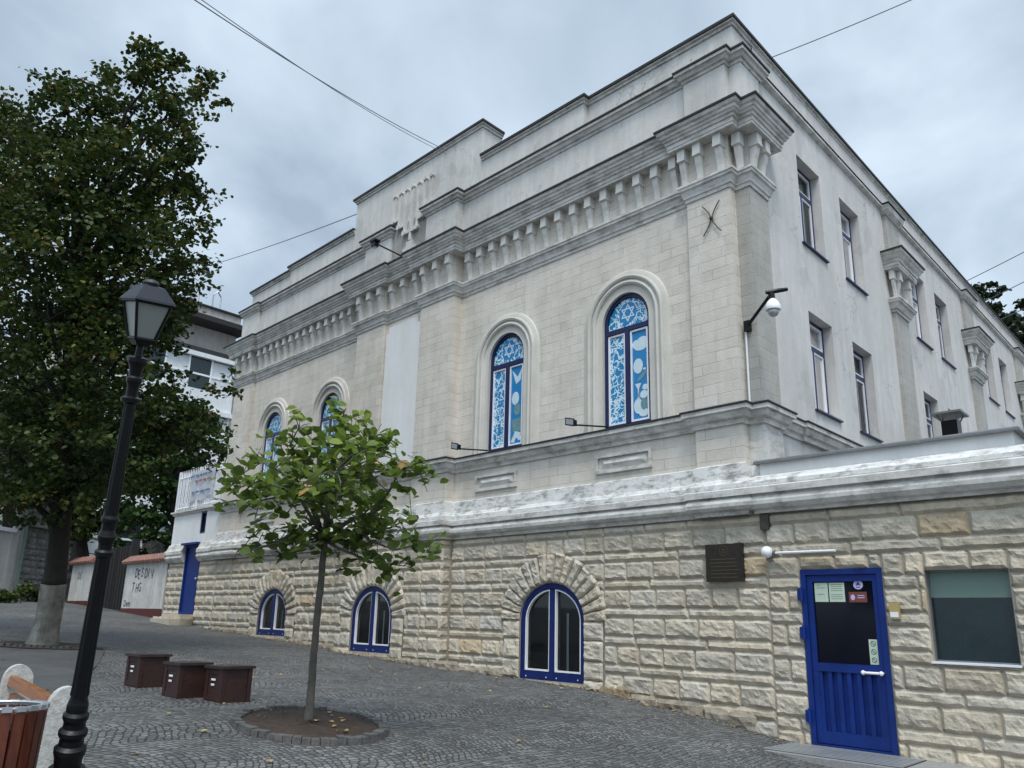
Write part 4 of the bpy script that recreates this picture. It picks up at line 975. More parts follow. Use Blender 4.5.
for p_ in ([(LE, 3.2), (LE, 0), (D2[0] + .56, 0)], [(D2[0] - .56, 0), (17.61, 0)]):
    mouldx('base_moulding', p_, [(0, 1.50), (.04, 1.50), (.11, 1.57), (.15, 1.64), (.12, 1.73), (.155, 1.752), (.155, 1.84), (.1, 1.9), (.05, 2.05), (0, 2.08)], 'trim', sa)
mb = MB(); rv = MB(); W2 = (18.9, .2, 2.32, 2.98, 0); panel(mb, FA, 17.61, LE, 2.06, 3.0, [W2], .012, .12, rv); mb.face([L(LE, -.012, 2.05), L(LE, 6, 2.05), L(LE, 6, 3.05), L(LE, -.012, 3.05)]); mb.build('plaster_wall', 'white', sa); loose(rv, 'reveal', 'white', sa)
mb = MB(); poly(mb, FA, outline(*W2), -.08); ring(mb, FA, outline(*W2), outline(*inset(W2, .05)), -.1, -.0); w2o = mb.build('window', 'navy', sa)
mb = MB(); poly(mb, FA, outline(*inset(W2, .05)), -.06); mb.build('pane', 'tealglass', w2o)
mouldx('ledge', [(LE, 6), (LE, 0), (17.61, 0)], [(0, 2.98), (.05, 2.98), (.07, 3.03), (.12, 3.05), (.12, 3.1), (0, 3.12)], 'trim', sa)
mb = MB(); mb.face([L(LE, 0, 3.09), L(17.6, 0, 3.09), L(17.6, 6, 3.09), L(LE, 6, 3.09)]); mb.build('roof', 'roof', sa)
mb = MB(); mb.box(FA, D2[0] - .54, D2[0] + .54, -.12, -.05, D2[2] + .01, D2[3] - .01); ring(mb, FA, outline(*D2), outline(*inset(D2, .07)), -.14, .0)
mb.box(FA, D2[0] - .58, D2[0] + .58, -.02, .18, 2.0, 2.06); d2 = mb.build('door', 'blue', sa)
mb = MB(); mb.sphere(FA(D2[0] - .4, -.02, 1.0), .04, 8); mb.build('handle', 'steel', d2)
one('entrance_steps', (lambda mb: (mb.box(FA, 18.75, 20.2, .05, .75, -.6, -.16), mb.box(FA, 18.75, 20.2, .05, .42, -.6, -.03), [rock(mb, FA, 20.25 + i * .5, 20.7 + i * .5, gu(20.5) - .2, gu(20.5) + .12, .3, .06, .08) for i in range(2)], mb)[-1])(MB()), 'stone', 'rough stone steps in front of narrow blue door', 'steps')
fe = thing('railing', L(19.4, 0, 3.12), 'white spiked metal railing on ledge of left wing', 'railing')
for nm, pth in (('rail_panel', [(a, .0) for a in (17.63, 21.1)]), ('rail_panel', [(21.12, 0), (21.12, 3)])):
    mb = MB(); a, b = pth; n = int(math.dist(a, b) / .13)
    for i in range(n + 1):
        t = i / n; u, v = a[0] + (b[0] - a[0]) * t, a[1] + (b[1] - a[1]) * t
        mb.tube([L(u, v - .02, 3.14), L(u, v - .02, 4.28), L(u, v - .02, 4.42)], [.02, .02, .004], 5)
    for z in (3.2, 4.18): mb.tube([L(a[0], a[1] - .02, z), L(b[0], b[1] - .02, z)], .024, 5)
    mb.build(nm, 'bead', fe)
for (u, v) in ((17.64, 0), (19.5, 0), (21.11, 0), (21.12, 2.95)):
    mb = MB(); mb.box(lambda a, d, z: L(u + a, v - d, z), -.04, .04, -.02, .06, 3.12, 4.4); mb.build('post', 'bead', fe)
ba = thing('banner', FA(19.2, .12, 3.35), 'pale cloth banner with faded red and blue lines tied to white railing', 'banner')
mb = MB(); n = 12
gx = lambda i, j: FA(18.35 + 1.75 * i / n, .07 + .03 * math.sin(i * 1.3 + j), 3.42 + .85 * j / 4 + .05 * math.sin(i * .9) * (1 - j / 4) - .12 * (i / n) * (1 - j / 4))
for i in range(n):
    for j in range(4): mb.face([gx(i, j), gx(i + 1, j), gx(i + 1, j + 1), gx(i, j + 1)])
mb.build('cloth', 'banner', ba, smooth=True)
for m_, z, segs in (('bannerblue', 4.10, 5), ('bannerred', 3.92, 4), ('bannerblue', 3.58, 4)):
    mb = MB(); a = 18.5
    for k in range(segs):
        l_ = random.uniform(.15, .35); poly(mb, FA, [(a, z), (a + l_, z), (a + l_, z + .06), (a, z + .06)], .115); a += l_ + .06
    mb.build('printed_line', m_, ba)

# ================================================================= GARDEN WALLS, GATE
def text_mesh(body, fr, a, z, size, d, m, parent, shear=0, name='graffiti', w_=.9):
    cu = bpy.data.curves.new('t', 'FONT'); cu.body = body; cu.size = size; cu.extrude = 0; cu.offset = size * .012; cu.space_character = 1.1
    to = bpy.data.objects.new('t', cu); COL.objects.link(to); bpy.context.view_layer.update()
    me = bpy.data.meshes.new_from_object(to.evaluated_get(bpy.context.evaluated_depsgraph_get()))
    mb = MB(); vs = [fr(a - v.co.x * w_ - v.co.y * shear, d, z + v.co.y) for v in me.vertices]
    mb.mesh(vs, [tuple(p.vertices) for p in me.polygons]); o = mb.build(name, m, parent)
    bpy.data.objects.remove(to); bpy.data.curves.remove(cu); return o
def garden_wall(u0, u1, z0, z1, off, label):
    t = thing('garden_wall', FA((u0 + u1) / 2, off, z0), label, 'wall', 'garden walls beside the gate')
    mb = MB(); mb.box(FA, u0, u1, off - .3, off, z0 - .5, z1); mb.build('wall', 'oldplaster', t)
    mb = MB(); mb.box(FA, u0 - .02, u1 + .02, off, off + .03, z0 - .5, z0 + .12); mb.build('footing', 'redband', t)
    mb = MB(); n = int((u1 - u0) / .22)
    mb.prism(lambda a, d, z: FA(d, a, z), [(off + .16, z1 - .02), (off - .13, z1 + .2), (off - .45, z1)], u0 - .1, u1 + .1)
    for i in range(n + 1):
        a = u0 + (u1 - u0) * i / n; mb.tube([FA(a, off + .18, z1 + .01), FA(a, off - .13, z1 + .23)], .06, 6)
    mb.build('tile_coping', 'tile', t)
    return t
gw = garden_wall(21.3, 25.0, .0, 1.62, .0, 'white wall with graffiti and red tile coping beside stone wing')
for i_, ch in enumerate('DESDIV'): text_mesh(ch, FA, 24.1 - i_ * .30, 1.10 + (.03, -.02, .04, 0, .02, -.03)[i_], .44, .006, 'graf', gw, shear=(.1, -.05, .12, .0, .15, -.1)[i_])
for i_, ch in enumerate('THG'): text_mesh(ch, FA, 24.2 - i_ * .30, .66 + (.02, -.02, .01)[i_], .42, .006, 'graf', gw, shear=(.05, .15, -.05)[i_]); text_mesh('Dem', FA, 24.8, .18, .3, .006, 'graf', gw, w_=1.0)
gw2 = garden_wall(28.8, 31.3, .25, 1.8, -.0, 'short white wall with faint graffiti left of dark gate')
text_mesh('DS', FA, 30.4, 1.2, .36, .006, 'graf', gw2)
t = thing('gate', FA(27, -.2, .05), 'dark double gate between two white garden walls', 'gate')
mb = MB()
for a in (25.15, 26.95): mb.box(FA, a, a + 1.7, -.32, -.24, .1, 2.3)
for i in range(12): mb.box(FA, 25.2 + i * .3, 25.28 + i * .3, -.24, -.21, .12, 2.25)
mb.build('leaf_panel', 'gate', t)
mb = MB(); mb.box(FA, 25.0, 25.16, -.35, -.1, -.2, 2.5); mb.box(FA, 28.62, 28.78, -.35, -.1, -.2, 2.5); loose(mb, 'gate_post', 'gate', t)
mb = MB()
def rubble(mb, fr, a0, a1, z0, z1):
    z = z0
    while z < z1:
        h = random.uniform(.18, .32); a = a0
        while a < a1:
            w_ = random.uniform(.2, .5); rock(mb, fr, a, min(a + w_, a1), z, min(z + h, z1) - .02, 0, .08, .1); a += w_ + .02
        z += h
F2 = lambda a, d, z: FA(a, d - 2.6, z)
rubble(mb, F2, 24.5, 31, .3, 3.0); mb.box(F2, 24.5, 31, -.5, -.0, .0, 2.98)
one('stone_wall', mb, 'rubble', 'rough yellowish rubble wall behind dark gate', 'wall')
mb = MB(); mb.tube([FA(31.6, .25, 0.1), FA(31.6, .25, 2.6)], .09, 8); one('drain_post', mb, M['flash2'], 'pale blue-grey upright post at end of short white wall', 'post')
# ================================================================= OLD BUILDING far left
oa, ob = at(-70, 602, 30), at(62, 604, 38)
od = (ob - oa); od.z = 0; ol = od.length; od.normalize(); on = Vector((od.y, -od.x, 0))
if on.y > 0: on = -on
oz = .1
FO = lambda a, d, z: Vector((oa.x, oa.y, oz)) + od * a + on * d + Vector((0, 0, z))
old = thing('old_house', FO(ol / 2, -3, 0), 'weathered white plaster house with crumbling rubble corner at far left', 'house')
mb = MB(); rv = MB(); opo = [(ol * .50, .5, 1.0, 2.6, 0), (ol * .58 + 1.6, .55, 3.4, 4.9, 0)]
panel(mb, FO, 0, ol * .56, -1, 6.5, [(ol * .30, .45, .9, 2.0, 0), (ol * .30 + .0001, .45, 3.1, 4.8, 0)][:1], 0, .2, rv)
mb.box(FO, 0, ol, -8, -.05, -1, 6.4); mb.build('wall', 'oldplaster', old); loose(rv, 'reveal', 'oldplaster', old)
mb = MB(); mb.box(FO, ol * .30 - .45, ol * .30 + .45, -.19, -.12, .9, 2.0); mb.box(FO, ol * .40 - .3, ol * .40 + .5, -.02, .01, 3.1, 4.6); mb.build('window', 'room', old)
mb = MB(); mb.box(FO, ol * .40 - .45, ol * .40 + .65, 0, .12, 2.95, 3.1); mb.box(FO, ol * .40 - .42, ol * .40 - .3, 0, .06, 3.1, 4.8); mb.box(FO, ol * .40 + .5, ol * .40 + .62, 0, .06, 3.1, 4.8); mb.build('window_surround', 'bead', old)
mb = MB(); rubble(mb, FO, ol * .56, ol, -.4, 4.4); mb.box(FO, ol * .56, ol * 1.0, 0, .3, 3.3, 3.5); mb.build('rubble_corner', 'rubble', old)
mb = MB(); mb.tube([FO(ol * .55, .12, -.2), FO(ol * .55, .12, 4)], .07, 6); mb.build('downpipe', 'sheer', old)
mb = MB(); mb.prism(lambda a, d, z: FO(d, a, z), [(.5, 6.3), (-4, 8.6), (-8.4, 6.3)], -.3, ol + .3); mb.build('roof', 'tile', old)
# ================================================================= APARTMENT BLOCK behind trees
D0 = 46.0
pa = at(150, 322, D0); pb = at(230, 350, D0 + 3.5)
ad = (pb - pa); ad.z = 0; al = ad.length; ad.normalize(); an = Vector((ad.y, -ad.x, 0))
if an.y > 0: an = -an
FZ = lambda a, d, z: Vector((pa.x, pa.y, 0)) + ad * a + an * d + Vector((0, 0, z))
ap = thing('apartment_block', FZ(0, -4, .5), 'tall grey apartment block with glazed balcony seen above the trees', 'building')
zt_ = 14.3
mb = MB(); mb.box(FZ, -3, al + 1.5, -9, 0, -1, zt_); mb.build('wall', 'apt', ap)
mb = MB(); mb.box(FZ, -2.6, al + .8, -8.5, -.9, zt_ + .35, zt_ + 2.0); mb.build('penthouse_wall', 'pinkish', ap)
mb = MB(); mb.box(FZ, -3, al + 1.0, -9.2, .5, zt_ + 2.0, zt_ + 2.3); mb.box(FZ, -3, al + 1.6, -9.2, .3, zt_, zt_ + .35); mb.build('roof_slab', 'gate', ap)
mb = MB(); mb.box(FZ, -1.5, al + .6, -8, -.2, zt_ + 2.3, zt_ + 3.0); mb.build('roof_parapet', 'pinkish', ap)
mb = MB(); mb.box(FZ, -1.6, al + .7, -8, -.05, zt_ + 3.0, zt_ + 3.1); mb.build('parapet_cap', 'gate', ap)
mb = MB()
for k, a in enumerate((al - 2.6, al - 1.2)): mb.tube([FZ(a, -.5, zt_ + 2.6), FZ(a, -.5, zt_ + 4.0), FZ(a + .25, -.5, zt_ + 4.3), FZ(a + .5, -.5, zt_ + 4.0), FZ(a + .5, -.5, zt_ + 2.6)], .05, 6)
mb.build('ladder_hoop', 'steel', ap)
for lev in range(4):
    zb_ = zt_ - 3.3 - lev * 3.1
    mb = MB(); mb.box(FZ, al - 7.2, al - .2, 0, 1.3, zb_ - .2, zb_ + .05); mb.box(FZ, al - 7.4, al, 0, 1.45, zb_ + 2.75, zb_ + 3.0); mb.box(FZ, al - 7.2, al - .2, 1.15, 1.28, zb_ + .05, zb_ + .95)
    bal = mb.build('balcony', 'aptwhite', ap)
    mb = MB()
    for i in range(6): mb.box(FZ, al - 7.1 + i * 1.35, al - 7.0 + i * 1.35, 1.12, 1.24, zb_ + .95, zb_ + 2.75)
    mb.box(FZ, al - 7.1, al - .25, 1.12, 1.24, zb_ + 1.75, zb_ + 1.85); mb.build('glazing_bar', 'bead', bal)
    mb = MB(); mb.box(FZ, al - 7.05, al - .3, 1.16, 1.18, zb_ + .95, zb_ + 2.75); mb.build('pane', 'tealglass', bal)
    mb = MB()
    for i in (0, 2, 4): mb.box(FZ, al - 7.0 + i * 1.35, al - 5.75 + i * 1.35, 1.18, 1.2, zb_ + 1.0, zb_ + 2.7)
    loose(mb, 'curtain', 'curtain', bal)
# ================================================================= TREES
def leaves(name, pts, size, m, parent, up=.5, tintf=None, outward=None):
    n = len(pts); pts = np.array(pts)
    nr = np.random.normal(size=(n, 3)); nr[:, 2] = np.abs(nr[:, 2]) + up
    nr /= np.linalg.norm(nr, axis=1)[:, None]
    t = np.random.normal(size=(n, 3)); t -= nr * (t * nr).sum(1)[:, None]; t /= np.linalg.norm(t, axis=1)[:, None]
    b = np.cross(nr, t); s = size * np.random.uniform(.65, 1.25, (n, 1))
    # a six-pointed leaf folded along its midrib
    V_ = np.stack([pts - t * s * .5, pts - t * s * .15 + b * s * .42 + nr * s * .10, pts + t * s * .26 + b * s * .42 + nr * s * .08, pts + t * s * .62 - nr * s * .1, pts + t * s * .26 - b * s * .42 + nr * s * .08, pts - t * s * .15 - b * s * .42 + nr * s * .10], 1)
    off = np.array(parent_off(parent)); V_ = (V_ - off).reshape(-1, 3)
    F_ = np.arange(n * 6).reshape(n, 6)
    quads = np.concatenate([F_[:, [0, 1, 2, 3]], F_[:, [0, 3, 4, 5]]], 0)
    me = bpy.data.meshes.new(name); me.vertices.add(n * 6); me.vertices.foreach_set('co', V_.ravel())
    q = len(quads); me.loops.add(q * 4); me.loops.foreach_set('vertex_index', quads.ravel()); me.polygons.add(q)
    me.polygons.foreach_set('loop_start', np.arange(0, q * 4, 4)); me.update(calc_edges=True)
    tv = np.clip(np.random.beta(2, 3.2, n) if tintf is None else tintf(pts), 0, 1)
    ca = me.color_attributes.new('tint', 'FLOAT_COLOR', 'POINT'); c4 = np.ones((n * 6, 4)); c4[:, :3] = np.repeat(tv, 6)[:, None]; ca.data.foreach_set('color', c4.ravel())
    me.materials.append(M[m]); o = bpy.data.objects.new(name, me); COL.objects.link(o)
    if parent: o.parent = parent
    return o
TINT = []
def clump_pts(c, r_, n, flat=.8):
    """leaves gather on twigs: small sub-clumps spread through a ball, thinner at its rim"""
    k = max(3, int(n / 34)); d = np.random.normal(size=(k, 3)); d /= np.linalg.norm(d, axis=1)[:, None]
    rr = r_ * np.random.uniform(.25, 1.05, (k, 1)) ** .6; cc = np.array(c) + d * rr * np.array([1, 1, flat])
    i = np.random.randint(0, k, n); TINT.append(np.random.beta(1.5, 2.5, k)[i]); return cc[i] + np.random.normal(size=(n, 3)) * np.array([.15, .15, .085]) * (r_ / 1.0) ** .5
def limb(mb, a, b, r0_, r1_, sag=0, k=6, wob=.06):
    a, b = Vector(a), Vector(b); l = (b - a).length; n = max(3, int(l / .5)); pts = []
    for i in range(n + 1):
        t = i / n; p = a.lerp(b, t); p += Vector((random.uniform(-1, 1), random.uniform(-1, 1), random.uniform(-.5, .5))) * wob * l * (0 if i in (0, n) else .5)
        p.z += math.sin(t * math.pi) * sag * l; pts.append(p)
    mb.tube(pts, [r0_ + (r1_ - r0_) * i / n for i in range(n + 1)], k)
    return pts
def big_tree(name, base, trunk_top, clumps, m, size, label, cat, r0_=.42, white=None, dens=260, group=None, tint=None, flat=.8):
    TINT.clear()
    t = thing(name, base, label, cat, group)
    base = Vector(base); top = Vector(trunk_top)
    mb = MB(); n = 14; pts = []; rad = []
    for i in range(n + 1):
        s = i / n; p = base.lerp(top, s); p += Vector((math.sin(s * 5) * .10, math.cos(s * 4) * .08, 0)) * (0 if i == 0 else 1); pts.append(p - Vector((0, 0, .1 if i == 0 else 0)))
        rad.append(r0_ * (1.35 if i == 0 else 1.0 - .72 * s))
    cut = 0
    if white:
        cut = next(i for i, p in enumerate(pts) if p.z > base.z + white)
        cp = pts[cut - 1].lerp(pts[cut], (base.z + white - pts[cut - 1].z) / (pts[cut].z - pts[cut - 1].z)); cr = (rad[cut - 1] + rad[cut]) / 2
        mw = MB(); 
        fine = []; fr_ = []
        seq = pts[:cut] + [cp]; sr = rad[:cut] + [cr]
        for i in range(len(seq) - 1):
            for k in range(6): fine.append(seq[i].lerp(seq[i + 1], k / 6)); s_ = k / 6; fr_.append(sr[i] + (sr[i + 1] - sr[i]) * s_)
        fine.append(seq[-1]); fr_.append(sr[-1])
        for i, p in enumerate(fine):
            h_ = p.z - base.z; fr_[i] = r0_ * (1 + .42 * math.exp(-max(0, h_) / .16) )
        mw.tube(fine, fr_, 30, jit=.05); mw.build('limewashed_base', 'barkwhite', t, smooth=True)
        pts = [cp] + pts[cut:]; rad = [r0_ * 1.0] + rad[cut:]
    mb.tube(pts, rad, 16, jit=.06)
    P_ = []
    for c, r_ in clumps:
        c = Vector(c); s = min(1, max(.25, (c.z - base.z) / (top.z - base.z) * .72)); st = base.lerp(top, s)
        if r_ > .5: limb(mb, st, c, .30 * r0_ * (1.1 - s * .6) + .02, .02, .06, 6)
        for _ in range(int(3 * r_)):
            d = Vector((random.gauss(0, 1), random.gauss(0, 1), random.gauss(0, .7))) * min(r_, 1) * .36; limb(mb, c - d * .2, c + d, .022, .007, 0, 4)
        P_.append(clump_pts(c, r_, int(dens * r_ ** 2.2), flat))
    mb.build('trunk', 'bark', t, smooth=True)
    leaves('crown', np.concatenate(P_), size, m, t, tintf=tint)
    return t
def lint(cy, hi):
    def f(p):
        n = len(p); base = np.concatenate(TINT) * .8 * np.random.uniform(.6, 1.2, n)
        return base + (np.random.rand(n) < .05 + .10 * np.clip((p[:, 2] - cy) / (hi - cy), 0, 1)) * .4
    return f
base = G(-8.55, 16.2)
cl = []
spec = [  # photo position, distance, radius
    (150, 70, 16.2, .62), (175, 95, 16.0, .72), (200, 82, 16.0, .45), (135, 110, 16.4, .9), (182, 140, 16.0, .6), (120, 160, 15.6, 1.0), (60, 95, 16.2, .55), (40, 85, 16.2, .3), (75, 120, 16.0, .9), (25, 130, 16.2, .7), (95, 90, 16.4, .6),
    (160, 190, 16.4, .95), (90, 190, 15.4, 1.1), (40, 180, 15.6, 1.1), (172, 215, 16.0, .7), (190, 165, 15.8, .4), (194, 185, 16.1, .3), (140, 240, 15.2, 1.1), (70, 250, 15.0, 1.2), (15, 240, 15.4, 1.1), (175, 265, 16.2, .85), (175, 300, 16.2, .5), (120, 300, 15.4, 1.1), (50, 320, 15.0, 1.2),
    (178, 325, 15.8, .35), (196, 240, 15.6, .35), (135, 345, 15.8, .8), (100, 370, 14.8, 1.1), (30, 390, 15.2, 1.1), (150, 405, 15.4, .95), (190, 420, 16.4, .6), (222, 395, 16.6, .3), (234, 374, 16.6, .2), (185, 440, 15.6, .75), (120, 450, 15.0, .9), (60, 440, 14.6, 1.0), (10, 450, 15.0, 1.0), (205, 415, 16.0, .5), (150, 470, 15.8, .5), (232, 388, 16.5, .22), (140, 150, 17.0, .9), (60, 150, 16.8, .9), (10, 330, 16.6, 1.2), (130, 200, 17, 1), (20, 200, 17, 1.1), (90, 245, 17.2, 1.1), (150, 300, 17.2, .9), (85, 490, 15.2, .7), (20, 495, 14.6, .6), (50, 500, 14.8, .7),
    (140, 60, 16.1, .4), (215, 95, 16.0, .3), (185, 60, 16.3, .3), (160, 120, 17.2, .9), (60, 300, 17.4, 1.2), (120, 330, 17.5, 1.2), (160, 420, 17.4, 1.0), (70, 400, 17.5, 1.2), (30, 470, 17, 1.0), (110, 480, 17.2, .8)]
for x, y, d, r_ in spec: cl.append((at(x, y, d), r_))
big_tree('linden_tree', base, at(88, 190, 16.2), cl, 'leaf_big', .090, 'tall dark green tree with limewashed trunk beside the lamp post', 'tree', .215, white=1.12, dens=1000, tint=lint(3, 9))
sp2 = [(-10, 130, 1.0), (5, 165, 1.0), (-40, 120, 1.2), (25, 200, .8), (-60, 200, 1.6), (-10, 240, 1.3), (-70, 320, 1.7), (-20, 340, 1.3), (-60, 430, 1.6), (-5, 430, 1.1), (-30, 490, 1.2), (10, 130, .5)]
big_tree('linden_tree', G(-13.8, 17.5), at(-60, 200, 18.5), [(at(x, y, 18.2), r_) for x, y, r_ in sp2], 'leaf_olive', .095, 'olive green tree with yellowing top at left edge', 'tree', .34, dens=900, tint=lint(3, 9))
# trees behind the garden walls
for (bx, by), spc, lb, m_ in (((-12.5, 33.5), [(150, 500, 33, 1.6), (170, 470, 33, 1.7), (130, 530, 32.5, 1.3), (190, 440, 34, 1.8), (140, 450, 34, 2.0), (165, 520, 32.5, 1.0), (205, 440, 33.5, 1.4)], 'bright leafy tree just behind graffiti wall and left wing', 'leaf_far'),
                          ((-17.0, 35.0), [(100, 500, 35, 2.0), (70, 460, 35, 2.4), (120, 440, 36, 2.4), (85, 520, 34.5, 1.4), (40, 470, 36, 2.2), (60, 410, 36, 2.4), (110, 380, 36, 2.0)], 'dark tree behind rubble wall and gate', 'leaf_big'),
                          ((-25.0, 38.0), [(0, 480, 40, 2.6), (-40, 450, 40, 2.8), (30, 440, 41, 2.6), (-10, 400, 41, 3.0), (40, 500, 39.5, 1.6)], 'dark tree above roof of old white house', 'leaf_big')):
    big_tree('broadleaf_tree', Vector((bx, by, .3)), at(spc[1][0], spc[1][1] - 20, spc[1][2]), [(at(x, y, d), r_) for x, y, d, r_ in spc], m_, .20, lb, 'tree', .25, dens=330)
# poplars beyond the right end of the building
for i, (x, yb, yt, d, lb) in enumerate(((991, 340, 285, 42, 'narrow dark tree behind far end of parapet'), (1012, 350, 318, 40, 'lower dark tree at right edge behind parapet'), (1034, 360, 300, 43, 'dark tree cut by right edge of view'), (978, 330, 296, 44, 'small tree top left of the narrow dark tree'))):
    spc = []
    for k in range(9):
        f_ = k / 8; spc.append((at(x + random.uniform(-5, 5) + (f_ - .5) * 4, yt + 5 + f_ * (yb - yt + 40), d), .75 + f_ * .9))
    b_ = at(x, 420, d); b_.z = 0
    big_tree('poplar_tree', Vector((b_.x, b_.y, -1.5)), at(x, yt + 20, d), spc, 'leaf_pine', .22, lb, 'tree', .25, dens=300, group='trees behind the building')
# low shrubs by the walls
def shrub(c, r_, n, m_, size, label):
    t = thing('shrub', c, label, 'shrub')
    mb = MB()
    for _ in range(7): limb(mb, Vector(c), Vector(c) + Vector((random.gauss(0, .4), random.gauss(0, .4), random.uniform(.4, .9))) * r_, .02, .006, 0, 4)
    mb.build('stem', 'bark', t)
    P_ = clump_pts(Vector(c) + Vector((0, 0, r_ * .5)), r_, n, .7); P_[:, 2] = np.maximum(P_[:, 2], c[2] + .02)
    leaves('foliage', P_, size, m_, t)
pf = at(30, 596, 32.5); shrub(Vector((pf.x, pf.y, gz(pf.x, pf.y))), .55, 600, 'leaf_big', .12, 'dark low shrub against rubble corner of old house')
pf = at(5, 596, 30); shrub(Vector((pf.x, pf.y, gz(pf.x, pf.y))), .4, 350, 'leaf_big', .12, 'dark low shrub at foot of plaster wall, left edge')
shrub(L(26.5, 3.6, 1.3), 1.5, 2600, 'leaf_far', .14, 'bright green bush rising behind graffiti wall')
# the young tree
YB = Vector((-1.99, 9.14, gz(-1.99, 9.14)))
yt = thing('young_tree', YB, 'young slender tree with bright broad leaves in round planting bed', 'tree')
mb = MB(); d = 8.62
tp = [YB - Vector((0, 0, .1)), at(311, 690, d), at(316, 630, d), at(321, 580, d), at(325, 540, d), at(329, 500, d), at(333, 460, d), at(341, 420, d), at(346, 408, d)]
tp[1:] = [Vector(p) for p in tp[1:]]
fp = []; fr2 = []; rr_ = [.052, .040, .036, .034, .032, .028, .018, .010, .005]
for i in range(8):
    for k_ in range(5): fp.append(tp[i].lerp(tp[i + 1], k_ / 5) + Vector((random.uniform(-.004, .004), random.uniform(-.004, .004), 0))); fr2.append(rr_[i] + (rr_[i + 1] - rr_[i]) * k_ / 5)
fp.append(tp[-1]); fr2.append(.005); mb.tube(fp, fr2, 12, jit=.07)
fork = tp[4]; PL = []
br = [  # start index along trunk, pixel path with distances
    (4, [(350, 520, 8.5), (375, 512, 8.4), (390, 490, 8.3), (400, 470, 8.2), (425, 460, 8.1)]),
    (4, [(352, 518, 8.6), (368, 540, 8.5), (395, 550, 8.5), (435, 540, 8.4)]),
    (4, [(310, 505, 8.6), (290, 495, 8.5), (262, 500, 8.3), (235, 505, 8.2)]),
    (4, [(315, 510, 8.8), (296, 480, 9.0), (262, 462, 9.1), (235, 478, 9.2)]),
    (5, [(350, 470, 8.6), (372, 440, 8.5), (385, 455, 8.4)]),
    (5, [(310, 470, 8.5), (290, 445, 8.4), (300, 425, 8.4)]),
    (6, [(345, 440, 8.9), (360, 430, 9.0)]),
    (4, [(330, 500, 8.2), (345, 480, 7.9), (330, 470, 7.7)]),
    (4, [(300, 530, 8.4), (270, 545, 8.1), (235, 555, 8.0)]),
    (4, [(298, 495, 8.2), (262, 480, 8.0), (226, 492, 7.9)]),
    (4, [(360, 530, 8.9), (390, 528, 9.2), (415, 515, 9.3)]),
    (4, [(338, 548, 8.5), (372, 562, 8.5), (405, 566, 8.4)]),
    (4, [(330, 505, 9.1), (350, 490, 9.5), (375, 485, 9.7)]),
    (5, [(320, 480, 9.0), (300, 470, 9.4), (280, 480, 9.6)]),
    (4, [(312, 545, 8.4), (285, 552, 8.3)]),
    (5, [(338, 470, 8.3), (352, 455, 8.1), (365, 470, 8.0)]),
]
for si, pp in br:
    pts = [tp[si]] + [at(*q) for q in pp]; n = len(pts)
    mb.tube(pts, [.022 - .017 * i / (n - 1) for i in range(n)], 6)
    for i in range(1, n):
        for _ in range(7 if i > 1 else 2):
            q = pts[i - 1].lerp(pts[i], random.random()); e = q + Vector((random.gauss(0, .16), random.gauss(0, .16), random.gauss(.03, .12)))
            mb.tube([q, q.lerp(e, .5) + Vector((0, 0, .02)), e], [.006, .005, .003], 4); 
            for _ in range(5): PL.append(tuple(e.lerp(q, random.random() * .6) + Vector((random.gauss(0, .055), random.gauss(0, .055), random.gauss(-.01, .045)))))
for y, nn, sx_ in ((412, 14, .05), (428, 24, .10), (445, 40, .2), (462, 44, .28), (478, 20, .34)):
    for _ in range(nn): p = at(338, y, 8.6); PL.append((p.x + random.gauss(0, sx_), p.y + random.gauss(0, sx_), p.z + random.gauss(0, .06)))
mb.build('trunk', 'barkyoung', yt, smooth=True)
PL = [p for p in PL]
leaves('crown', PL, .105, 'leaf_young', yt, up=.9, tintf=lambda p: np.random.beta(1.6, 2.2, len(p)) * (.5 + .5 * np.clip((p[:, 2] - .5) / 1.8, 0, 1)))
mb_pts = [tuple(at(*q)) for q in ((383, 482, 7.9), (310, 483, 8.0), (304, 492, 8.1), (238, 460, 9.1), (372, 464, 8.0), (404, 466, 8.2))]
leaves('withered_leaf', mb_pts, .12, 'deadleaf', yt)
# planting bed
C0 = (-1.93, 9.0); RR = .74
mb = MB(); k = 56
for i in range(k):
    a0_, a1_ = 2 * math.pi * (i + .04) / k, 2 * math.pi * (i + .96) / k; ri, ro = RR - .05 + random.uniform(-.012, .012), RR + .04 + random.uniform(-.015, .015); hh = .045 + random.uniform(0, .03)
    c = []
    for r_, q in ((ri, a0_), (ro, a0_), (ro, a1_), (ri, a1_)): c.append((C0[0] + r_ * math.cos(q), C0[1] + r_ * math.sin(q)))
    v = [G(x, y, -.03) for x, y in c] + [G(C0[0] + (x - C0[0]) * .985, C0[1] + (y - C0[1]) * .985, hh) for x, y in c]
    t_ = random.uniform(.75, 1.2); mb.tint = (t_, t_, t_)
    mb.mesh(v, [(0, 1, 2, 3), (4, 5, 6, 7), (0, 1, 5, 4), (1, 2, 6, 5), (2, 3, 7, 6), (3, 0, 4, 7)])
mb.tint = (1, 1, 1)
one('planting_ring', mb, 'kerb', 'low ring of small dark stones round the young tree', 'kerb ring')
mb = MB(); rs = [.0, .2, .4, .55, RR - .06]; n = 32; V_ = []
for r_ in rs:
    for j in range(n):
        q = 2 * math.pi * j / n; x, y = C0[0] + r_ * math.cos(q), C0[1] + r_ * math.sin(q); V_.append(G(x, y, .045 - .02 * (r_ / RR) + random.uniform(-.008, .012)))
mb.mesh(V_, [(i * n + j, i * n + (j + 1) % n, (i + 1) * n + (j + 1) % n, (i + 1) * n + j) for i in range(len(rs) - 1) for j in range(n)])
tag(mb.build('soil', 'soil', smooth=True), kind='structure')
mb = MB(); n = 24; c0 = G(-8.45, 16.0)
